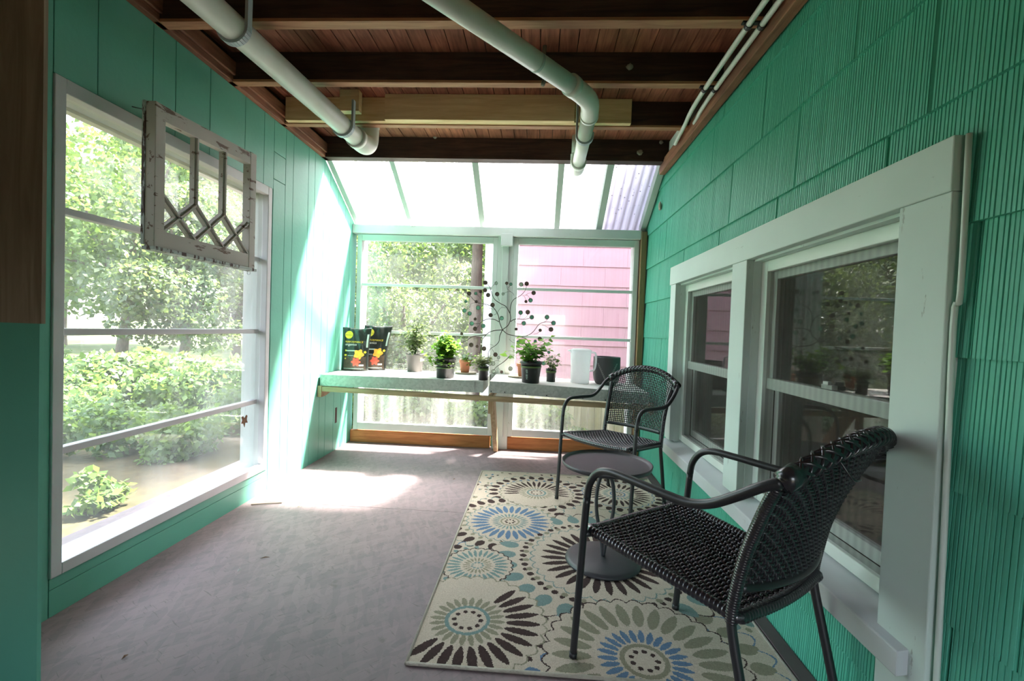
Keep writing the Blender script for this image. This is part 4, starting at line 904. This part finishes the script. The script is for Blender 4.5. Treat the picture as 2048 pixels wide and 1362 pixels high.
DISC = [(395, 100, 28, 'b'), (535, 107, 21, 'p'), (671, 107, 21, 'b'), (724, 120, 21, 'g'), (859, 122, 28, 'p'), (930, 113, 28, 'b'), (184, 240, 28, 'b'), (270, 240, 22, 'g'), (335, 218, 20, 'b'), (390, 198, 28, 'b'), (430, 260, 28, 'b'), (547, 248, 28, 'b'),
        (624, 245, 19, 'p'), (1020, 233, 28, 'b'), (980, 328, 29, 'g'), (921, 344, 20, 'b'), (140, 343, 20, 'g'), (278, 346, 20, 'b'), (487, 389, 29, 'b'), (300, 425, 29, 'g'), (123, 462, 28, 'g'), (190, 500, 28, 'g'), (462, 521, 28, 'b'), (605, 560, 28, 'g'),
        (851, 488, 29, 'g'), (944, 482, 29, 'b'), (996, 547, 29, 'g'), (892, 626, 29, 'g'), (793, 702, 20, 'b'), (262, 571, 20, 'b'), (217, 630, 29, 'g'), (366, 661, 29, 'g'), (262, 698, 28, 'b'), (87, 762, 20, 'b'), (1193, 547, 30, 'g'), (1278, 623, 30, 'g'),
        (1105, 717, 21, 'b'), (1245, 706, 30, 'b'), (211, 907, 29, 'b'), (288, 925, 19, 'b'), (376, 955, 30, 'b'), (28, 928, 25, 'b'), (825, 873, 28, 'g'), (1040, 860, 21, 'g'), (1100, 830, 28, 'b'), (525, 1033, 29, 'b'), (565, 1072, 20, 'p'), (117, 1053, 28, 'p'),
        (195, 1078, 26, 'p'), (378, 1130, 26, 'p'), (452, 1150, 28, 'p'), (494, 1148, 28, 'p'), (500, 1250, 28, 'p'), (605, 1258, 20, 'b'), (720, 1215, 29, 'p'), (1150, 1145, 28, 'g'), (1217, 1003, 20, 'g')]
def orn(cx, cy, y=4.12):
    px, py = 910 + cx / 6.486, 550 + cy / 6.486; d = Rt * ((px - 1024) / F_PX) - Up * ((py - 681) / F_PX) + Fw; return CAM + d * (y / d.y)
for k, b in enumerate(ORN):
    P = spline([orn(*p) + Vector((0, .006 * math.sin(i * 1.3 + k), 0)) for i, p in enumerate(b)], 5)
    obj('branch', MB().tube(P, [.0038 - .0016 * i / len(P) for i in range(len(P))], 7), m_copper, t, smooth=True)
mb = MB()
for b in TW: mb.tube(spline([orn(*p) for p in b], 4), .0014, 5)
obj('twigs', mb, m_copper, t, smooth=True)
for i, (x, y, r, kd) in enumerate(DISC):
    p = orn(x, y, 4.12 - .008 + .016 * ((i * 7) % 5) / 4); R_ = r / 6.486 / F_PX * 4.12
    mb = MB(); prof = [(0, -.0012), (R_ * .84, -.0012), (R_ * .84, -.003), (R_, -.003), (R_, .003), (R_ * .84, .003), (R_ * .84, .0012), (0, .0012)]
    m1 = MB().lathe(prof, (0, 0, 0), 20); m1.v = [(p.x + a, p.y + c_, p.z + b_) for a, b_, c_ in m1.v]
    m1.m = [1 if abs(sum(m1.v[q][1] for q in f) / len(f) - p.y) < .0016 else 0 for f in m1.f]
    obj('disc', m1, [m_copper, {'b': m_bronze, 'g': m_patina, 'p': m_palegls}[kd]], t)

# ------------------------------------------------------------------ chairs
def weave(Sf, nu, nv, amp, ru, rv, du=2):
    """Sf(u,v)->Vector; warps run along v, wefts along u, over and under each other"""
    e = 1e-3
    def Nf(u, v): return ((Sf(min(1, u + e), v) - Sf(max(0, u - e), v)).cross(Sf(u, min(1, v + e)) - Sf(u, max(0, v - e)))).normalized()
    mb = MB()
    for j in range(nv):
        v = (j + .5) / nv; pts = []
        for i in range(nu * du + 1):
            u = i / (nu * du); ph = math.cos(PI * (u * nu - .5)) * 0 + math.sin(PI * u * nu) * (1 if j % 2 else -1); pts.append(Sf(u, v) + Nf(u, v) * amp * ph)
        mb.tube(pts, rv, 5, False, flat=.75)
    for i in range(nu):
        u = (i + .5) / nu; pts = []
        for j in range(nv * du + 1):
            v = j / (nv * du); ph = math.sin(PI * v * nv) * (1 if (i % 2 == 0) else -1); pts.append(Sf(u, v) - Nf(u, v) * amp * ph * (-1))
        mb.tube(pts, ru, 5, False, flat=.75)
    return mb
def wrapped(pts, r, pitch=.0075, n=8, seg=12):
    P = spline(pts, n); L = sum((b - a).length for a, b in zip(P, P[1:])); m = int(L / pitch * 3); Q = []; Rr = []; acc = [0]
    for a, b in zip(P, P[1:]): acc.append(acc[-1] + (b - a).length)
    for i in range(m + 1):
        d = L * i / m; k = max(0, min(len(P) - 2, int(np.searchsorted(acc, d)) - 1)); Q.append(P[k].lerp(P[k + 1], (d - acc[k]) / max(1e-9, acc[k + 1] - acc[k]))); Rr.append(r * (1.0 if i % 3 else .86))
    return MB().tube(Q, Rr, seg)
ch = thing('patio_chair', 'black wicker patio chair nearest the camera, seen from behind its shoulder', 'chair', (0, 0, 0), group='black wicker patio chairs', local=True)
tr_ = .0130
for s in (-1, 1):   # local frame: x across, +y towards the back
    X = .302 * s
    lg = obj('leg', MB().tube(spline([(X, .0, .008), (X, .015, .22), (X, .030, .46), (X, .040, .585)], 6), tr_, 14), m_frame, ch, smooth=True)
    obj('foot_cap', MB().tube([(X, -.001, 0), (X, .001, .02)], .0145, 12), m_black, lg, smooth=True)
    arm = [(X, .040, .585), (X, .050, .635), (X, .085, .682), (X, .14, .702), (X, .24, .703), (X, .36, .700), (X, .435, .702), (X, .50, .722), (X, .57, .765), (X * .985, .625, .803), (X * .95, .665, .825)]
    obj('armrest', MB().tube(spline(arm, 6), tr_, 14), m_frame, ch, smooth=True)
    x2 = .238 * s
    lg = obj('leg', MB().tube(spline([(x2, .632, .008), (x2, .585, .20), (x2, .545, .36), (x2, .535, .415)], 6), tr_, 14), m_frame, ch, smooth=True)
    obj('foot_cap', MB().tube([(x2, .633, 0), (x2, .630, .02)], .0145, 12), m_black, lg, smooth=True)
    obj('back_post', wrapped([(x2, .535, .41), (x2, .540, .47), (x2 * 1.0, .565, .60), (x2 * 1.02, .605, .72), (x2 * 1.06, .640, .80)], .0165), m_wicker, ch, smooth=True)
    obj('stub', MB().tube([(X, .030, .455), (.262 * s, .036, .452)], .012, 10).tube([(x2, .542, .43), (.225 * s, .52, .430)], .012, 10), m_frame, ch, smooth=True)
def arch(u):  # -1..1
    return Vector((.290 * u, .665 + .080 * (1 - u * u), .822 + .098 * (1 - abs(u) ** 2.2)))
P = [arch(u) for u in np.linspace(-1, 1, 41)]
mb = MB().tube(P, .0190, 14)
for ph in range(4):
    for sg in (1, -1):
        Q = []
        for i, u in enumerate(np.linspace(-.94, .94, 121)):
            p = arch(u); a = sg * (u * 17) + ph * PI / 2; tn = (arch(min(1, u + .01)) - arch(max(-1, u - .01))).normalized(); w1 = Vector((0, 1, 0)); w1 = (w1 - tn * w1.dot(tn)).normalized(); w2 = tn.cross(w1)
            Q.append(p + (w1 * math.cos(a) + w2 * math.sin(a)) * (.0195 + .0012 * sg * math.sin(2 * a)))
        mb.tube(Q, .0055, 4, False)
for u in (-.93, .93): mb.tube([arch(u - .06), arch(u), arch(min(1, u + .06))], .0265, 14)
obj('top_rail', mb, m_wicker, ch, smooth=True)
obj('cane_end', MB().tube(spline([arch(.55) + Vector((0, .01, -.015)), arch(.50) + Vector((0, .03, -.06)), arch(.38) + Vector((0, .025, -.075))], 6), .0028, 6), m_wicker, ch, smooth=True)
def back(u, v):
    a = (u - .5) * 2; xt = arch(a * .86); zb = .505; xb = Vector((.226 * a, .548 + .045 * (1 - a * a), zb)); p = xb.lerp(xt, v); p.y += -.018 * math.sin(PI * v) * 1.0; return p
obj('backrest', weave(back, 32, 27, .0040, .0042, .0042), m_wicker, ch, smooth=True)
obj('back_bar', MB().tube(spline([back(u, 0) for u in np.linspace(0, 1, 9)], 4), .0125, 12), m_frame, ch, smooth=True)
def seat(u, v):
    a = (u - .5) * 2; hw = .268 - .040 * v; y = .030 + .515 * v + .02 * (1 - a * a) * (v * 2 - 1)
    z = .458 - .022 * v - .016 * math.sin(PI * min(1, v * 1.1)) * (1 - a ** 4) + .012 * (abs(a) ** 3) * (1 - v); return Vector((hw * a, y, z))
obj('seat', weave(seat, 34, 32, .0048, .0058, .0058), m_wicker, ch, smooth=True)
rim = [seat(0, v) for v in np.linspace(0, 1, 8)] + [seat(u, 1) for u in np.linspace(.08, 1, 9)] + [seat(1, v) for v in np.linspace(.9, 0, 8)] + [seat(u, 0) for u in np.linspace(.92, 0, 9)]
rim = [p + Vector((0, 0, -.008)) for p in rim]
obj('seat_frame', wrapped(rim, .0185, .013, 4, 10), m_wicker, ch, smooth=True)
ang2 = math.atan2(-.624, -.781); O2 = ((.16 + .634) / 2, (1.551 + 1.93) / 2, .0075)
ch.location = (.390, 1.745, .0075); ch.rotation_euler = (0, 0, -2.511); ch.scale = (.925, .99, .99)
a1 = math.radians(-39); fl = Vector((.161, 3.081)); w1 = Vector((math.cos(a1), math.sin(a1))); o1 = fl + w1 * .302
c2 = dup(ch, (.373, 2.883, .0075), -.777, 'black wicker patio chair beyond the round table, facing the camera by the shingled wall'); c2.scale = (.95, .80, .97)

# ------------------------------------------------------------------ side table
tc = (.365, 2.27, .0075); t = thing('side_table', 'round dark grey metal side table between the two chairs', 'table', tc)
obj('base', MB().lathe([(0, 0), (.180, 0), (.187, .006), (.184, .015), (.165, .022), (.06, .030), (0, .032)], tc, 56), m_table, t, smooth=True)
R_ = .222; h = .494
obj('tray_top', MB().lathe([(0, h - .014), (R_ - .02, h - .014), (R_ - .004, h - .010), (R_, h + .008), (R_ - .004, h + .010), (R_ - .010, h - .002), (R_ - .020, h - .005), (0, h - .005)], tc, 72), m_table, t, smooth=True)
ca = Vector((.93, -.36, 0)).normalized()
for s in (-1, 1):
    prof = [(.0, .028), (.010, .10), (.024, .16), (.040, .24), (.044, .31), (.036, .39), (.014, .455), (.004, .480)]
    pts = spline([Vector(tc) + ca * a * s + Vector((0, 0, z)) for a, z in prof], 5)
    obj('pedestal_arm', MB().tube(pts, [.0115 + .006 * abs(i / (len(pts) - 1) - .5) for i in range(len(pts))], 12, flat=.75), m_table, t, smooth=True)
obj('collar', MB().lathe([(.030, .470), (.045, .481)], tc, 20), m_table, t, smooth=True)

# ------------------------------------------------------------------ rug: woven knot by knot, one face per knot
RX0, RX1, RY0, RY1 = -.405, .905, 1.495, 3.605; K = .0032
nx, ny = int((RX1 - RX0) / K), int((RY1 - RY0) / K)
gx, gy = np.meshgrid(RX0 + (np.arange(nx) + .5) * K, RY0 + (np.arange(ny) + .5) * K)
CR, BR, BL, TE, OL = (.56, .47, .385), (.060, .038, .036), (.125, .20, .31), (.185, .265, .255), (.27, .25, .18)
img = np.empty((ny, nx, 3)); img[:] = CR
jx = gx + RNG.normal(0, .0008, gx.shape); jy = gy + RNG.normal(0, .0008, gx.shape)
def ring_dots(cx, cy, r, n, rad, col, sel=None, ph=0, asp=1.0):
    for k in range(n):
        a = 2 * PI * (k + ph) / n
        if sel is not None and not sel(a): continue
        x, y = cx + r * math.cos(a), cy + r * math.sin(a); dx, dy = jx - x, jy - y; ra = dx * math.cos(a) + dy * math.sin(a); ta = -dx * math.sin(a) + dy * math.cos(a)
        img[(ra / (rad * asp)) ** 2 + (ta / rad) ** 2 < 1] = col
def petals(cx, cy, r0_, r1_, n, wd, col, sel=None, ph=0):
    dx, dy = jx - cx, jy - cy; r = np.hypot(dx, dy); a = np.arctan2(dy, dx); q = (a / (2 * PI) * n - ph); f = np.abs(q - np.round(q)) * 2
    t_ = (r - r0_) / (r1_ - r0_); prof = np.sin(PI * np.clip(t_, 0, 1) ** .8) ** .6 * (1.05 - .25 * np.clip(t_, 0, 1)); m = (t_ > 0) & (t_ < 1) & (f < wd * prof)
    if sel is not None: m &= sel(np.round(q) * 2 * PI / n)
    img[m] = col
def disc(cx, cy, r0_, r1_, col): r = np.hypot(jx - cx, jy - cy); img[(r >= r0_) & (r < r1_)] = col
def scallop(cx, cy, R, n, amp, w, col, sel=None, fill=None):
    dx, dy = jx - cx, jy - cy; r = np.hypot(dx, dy); a = np.arctan2(dy, dx); e = R + amp * np.abs(np.sin(a * n / 2)); m = np.abs(r - e) < w
    if fill is not None: img[r < e] = fill
    if sel is not None: m &= sel(a)
    img[m] = col
# filler motifs
for _ in range(620):
    x, y = random.uniform(RX0, RX1), random.uniform(RY0, RY1); c_ = random.choice((BR, BR, TE, OL, BL)); s1, s2 = random.uniform(.006, .013), random.uniform(.010, .022); a = random.uniform(0, PI)
    dx, dy = jx - x, jy - y; img[((dx * math.cos(a) + dy * math.sin(a)) / s2) ** 2 + ((-dx * math.sin(a) + dy * math.cos(a)) / s1) ** 2 < 1] = c_
def med(cx, cy, parts, R, sc_n=24, sc_col=TE):
    scallop(cx, cy, R, sc_n, R * .07, .0034, sc_col, fill=CR)
    for p in parts: p[0](cx, cy, *p[1:])
def outer(cx, cy, R, n, c1, c2, c3):   # lobed border ring
    scallop(cx, cy, R * 1.0, n, R * .13, .004, c3, fill=CR); petals(cx, cy, R * .86, R * 1.07, n, .68, c1); ring_dots(cx, cy, R * .80, n, .0115, c2, ph=.5, asp=1.25)
outer(.90, 2.95, .33, 22, BR, OL, TE); outer(.93, 1.62, .24, 18, TE, OL, BL); outer(.96, 2.15, .22, 16, OL, TE, BL)
outer(.607, 3.24, .30, 26, BR, TE, OL); outer(.03, 3.19, .315, 26, BR, BL, TE); outer(.415, 1.59, .42, 26, OL, BL, BL); outer(-.234, 1.744, .385, 24, BL, BR, TE)
outer(-.249, 2.153, .225, 20, BR, TE, BL); outer(-.124, 2.678, .345, 28, BR, OL, TE); outer(.36, 2.28, .50, 28, TE, BR, BR)
up_half = lambda a: np.sin(a) > -.25
med(-.124, 2.678, [(petals, .125, .235, 28, .78, BL), (petals, .062, .112, 26, .6, TE), (disc, .047, .057, OL), (ring_dots, .026, 8, .0075, BR)], .243, 30)
med(.032, 3.18, [(petals, .115, .235, 30, 0.64, BR, up_half), (petals, .075, .125, 30, .55, OL), (disc, .055, .068, TE), (ring_dots, .036, 9, .007, BR)], .243, 28, OL)
med(.607, 3.24, [(petals, .12, .225, 28, 0.64, BR), (petals, .07, .11, 22, .6, TE), (disc, .045, .055, BL), (ring_dots, .026, 8, .007, BR)], .235, 26, BL)
med(-.249, 2.153, [(petals, .082, .152, 28, 0.69, TE), (petals, .036, .074, 20, .6, OL), (ring_dots, .026, 9, .0065, TE)], .160, 26, BR)
med(.36, 2.28, [(petals, .17, .305, 28, .72, BR), (petals, .09, .15, 26, .6, OL), (disc, .06, .075, TE)], .335, 34, TE)
for r_, n_, c_, k_ in ((.392, 28, BR, .016), (.380, 28, OL, .015)): ring_dots(.36, 2.28, r_, n_, k_, c_, ph=.0 if c_ == BR else .5)
med(.415, 1.59, [(petals, .185, .325, 26, .82, OL), (petals, .092, .165, 26, .85, BL), (disc, .068, .086, OL), (ring_dots, .046, 9, .0095, BR)], .338, 32, BR)
sel1 = lambda a: (np.cos(a - math.radians(-38)) > -.12)
med(-.234, 1.744, [(petals, .15, .285, 28, .80, BR, sel1), (petals, .085, .148, 24, .82, OL), (disc, .074, .089, TE), (ring_dots, .052, 10, .0095, BR)], .292, 30, OL)
img *= (1 + RNG.normal(0, .06, (ny, nx, 1))); img = np.clip(img * (1 - .10 * ((np.arange(ny) % 2)[:, None, None])), 0, 1)
me = bpy.data.meshes.new('pile'); zt = .0075
vx, vy = np.meshgrid(RX0 + np.arange(nx + 1) * K, RY0 + np.arange(ny + 1) * K); co = np.stack([vx, vy, zt + RNG.normal(0, .0004, vx.shape) + .0012 * np.sin(vx * 9) * np.sin(vy * 5)], -1).reshape(-1, 3)
me.vertices.add(len(co)); me.vertices.foreach_set('co', co.astype(np.float32).ravel())
i0 = (np.arange(ny)[:, None] * (nx + 1) + np.arange(nx)[None, :]).ravel(); quads = np.stack([i0, i0 + 1, i0 + nx + 2, i0 + nx + 1], 1).astype(np.int32)
me.loops.add(quads.size); me.loops.foreach_set('vertex_index', quads.ravel()); me.polygons.add(len(quads)); me.polygons.foreach_set('loop_start', np.arange(len(quads), dtype=np.int32) * 4)
at_ = me.attributes.new('knot', 'FLOAT_COLOR', 'FACE'); at_.data.foreach_set('color', np.concatenate([img.reshape(-1, 3), np.ones((nx * ny, 1))], 1).astype(np.float32).ravel())
n = N('woven_rug_pile'); an = n.n('Attribute'); an.attribute_name = 'knot'; m_rug = n.done(n.prin(an.outputs['Color'], .95, 0, .1))
me.materials.append(m_rug); me.update(calc_edges=True)
rg = thing('rug', 'cream rug with blue, brown and olive flower medallions', 'rug', (.25, 2.55, 0))
OFF[rg.name] = (0, 0, 0); rg.location = (0, 0, 0)
po = bpy.data.objects.new('pile', me); COL.objects.link(po); po.parent = rg
m_bind = M_plain('rug_binding', (.42, .38, .31), .95, bump=.5, bscale=120)
mb = MB(); e = [(RX0, RY0), (RX1, RY0), (RX1, RY1), (RX0, RY1)]
for (a, b), (c_, d) in zip(e, e[1:] + e[:1]): mb.tube([(a, b, .0055), (c_, d, .0055)], .0062, 8)
mb.box(RX0, RX1, RY0, RY1, .0005, .0045)
obj('binding', mb, m_bind, rg, smooth=True, label='plain beige binding')

# ------------------------------------------------------------------ litter on the floor, leaf on the window
setp(obj('twig', MB().tube(spline([(-1.74, 2.71, .004), (-1.66, 2.735, .006), (-1.575, 2.765, .004)], 4), .0035, 6), m_twig), 'pale stick on the floor near the seam under the left window', 'stick')
def scrap(x, y, l, a, m, lab, nm='dead_leaf', w=.4):
    d = Vector((math.cos(a), math.sin(a), 0)); s_ = Vector((-d.y, d.x, 0)); p = Vector((x, y, .002)); mb = MB()
    mb.add([p, p + d * l * .5 + s_ * l * w / 2 + Vector((0, 0, .006)), p + d * l + Vector((0, 0, .003)), p + d * l * .5 - s_ * l * w / 2 + Vector((0, 0, .004)), p + d * l * .5 + Vector((0, 0, .001))], [(0, 4, 1), (1, 4, 2), (2, 4, 3), (3, 4, 0)])
    mb.add([v - Vector((0, 0, .0012)) for v in [p, p + d * l * .5 + s_ * l * w / 2 + Vector((0, 0, .006)), p + d * l + Vector((0, 0, .003)), p + d * l * .5 - s_ * l * w / 2 + Vector((0, 0, .004))]], [(3, 2, 1, 0)])
    setp(obj(nm, mb, m), lab, 'leaf' if nm == 'dead_leaf' else 'chip')
scrap(-1.45, 2.715, .03, .4, m_twig, 'pale curled leaf scrap on the floor right of the stick')
scrap(-1.35, 1.42, .022, 1.3, m_deadleaf, 'brown leaf scrap on the bare floor at the lower left of the rug')
scrap(-1.30, 2.10, .045, .3, m_deadleaf, 'thin dark leaf on the floor below the middle of the left window', w=.15)
scrap(-1.33, 1.98, .018, 1.2, m_whitep, 'tiny white paint chip on the floor under the left window', 'paint_chip')
scrap(-.60, 3.38, .02, .2, m_deadleaf, 'dark leaf scrap on the floor left of the far corner of the rug')
mb = MB(); p = Vector((XL - .055, 2.80, .52))
pts = [(0, 0), (.018, .02), (.03, .012), (.024, -.012), (.034, -.035), (.01, -.03), (.004, -.06), (-.01, -.032), (-.03, -.028), (-.02, -.008), (-.03, .014), (-.012, .016)]
mb.prism([(p.y + a, p.z + b) for a, b in pts], 'x', p.x - .001, p.x + .001); mb.tube([(p.x, p.y, p.z), (p.x, p.y + .01, p.z + .10)], .0005, 4)
setp(obj('dead_leaf', mb, m_deadleaf), 'brown dead leaf dangling by a thread inside the left window', 'leaf')

# ------------------------------------------------------------------ camera, light
cam = bpy.data.cameras.new('camera'); co_ = bpy.data.objects.new('camera', cam); COL.objects.link(co_)
cam.sensor_fit = 'HORIZONTAL'; cam.sensor_width = 36; cam.lens = F_PX / 2048 * 36; cam.clip_start = .02; cam.clip_end = 500
co_.matrix_world = Matrix(((Rt.x, Up.x, -Fw.x, CAM.x), (Rt.y, Up.y, -Fw.y, CAM.y), (Rt.z, Up.z, -Fw.z, CAM.z), (0, 0, 0, 1)))
S.camera = co_
sun = bpy.data.lights.new('sun', 'SUN'); sun.energy = SUN_E; sun.angle = math.radians(6.0); sun.color = (1, .95, .86)
so = bpy.data.objects.new('sun', sun); COL.objects.link(so); so.rotation_euler = Vector((-.45, -.36, -1)).to_track_quat('-Z', 'Y').to_euler(); so.location = (2, 8, 20)
w = bpy.data.worlds.new('world'); S.world = w; w.use_nodes = True; nt = w.node_tree; nt.nodes.clear()
sky = nt.nodes.new('ShaderNodeTexSky'); sky.sky_type = 'NISHITA'; sky.sun_disc = False; sky.sun_elevation = math.radians(66); sky.sun_rotation = math.radians(25); sky.air_density = 1.0; sky.dust_density = 3.0; sky.altitude = 100
hs_ = nt.nodes.new('ShaderNodeHueSaturation'); hs_.inputs['Saturation'].default_value = .45
bg = nt.nodes.new('ShaderNodeBackground'); bg.inputs[1].default_value = SKY_E; ow = nt.nodes.new('ShaderNodeOutputWorld')
nt.links.new(sky.outputs[0], hs_.inputs['Color']); nt.links.new(hs_.outputs[0], bg.inputs[0]); nt.links.new(bg.outputs[0], ow.inputs[0])
w.cycles.sampling_method = 'AUTOMATIC'
vs_ = S.view_settings; S.display_settings.display_device = 'sRGB'; vs_.view_transform = 'Standard'; vs_.look = 'None'; vs_.gamma = 1; vs_.use_curve_mapping = False; vs_.exposure = EXPO
cy = S.cycles; cy.use_denoising = True; cy.max_bounces = 10; cy.diffuse_bounces = 5; cy.glossy_bounces = 4; cy.transmission_bounces = 6; cy.transparent_max_bounces = 24; cy.sample_clamp_indirect = 8; cy.caustics_reflective = False; cy.caustics_refractive = False
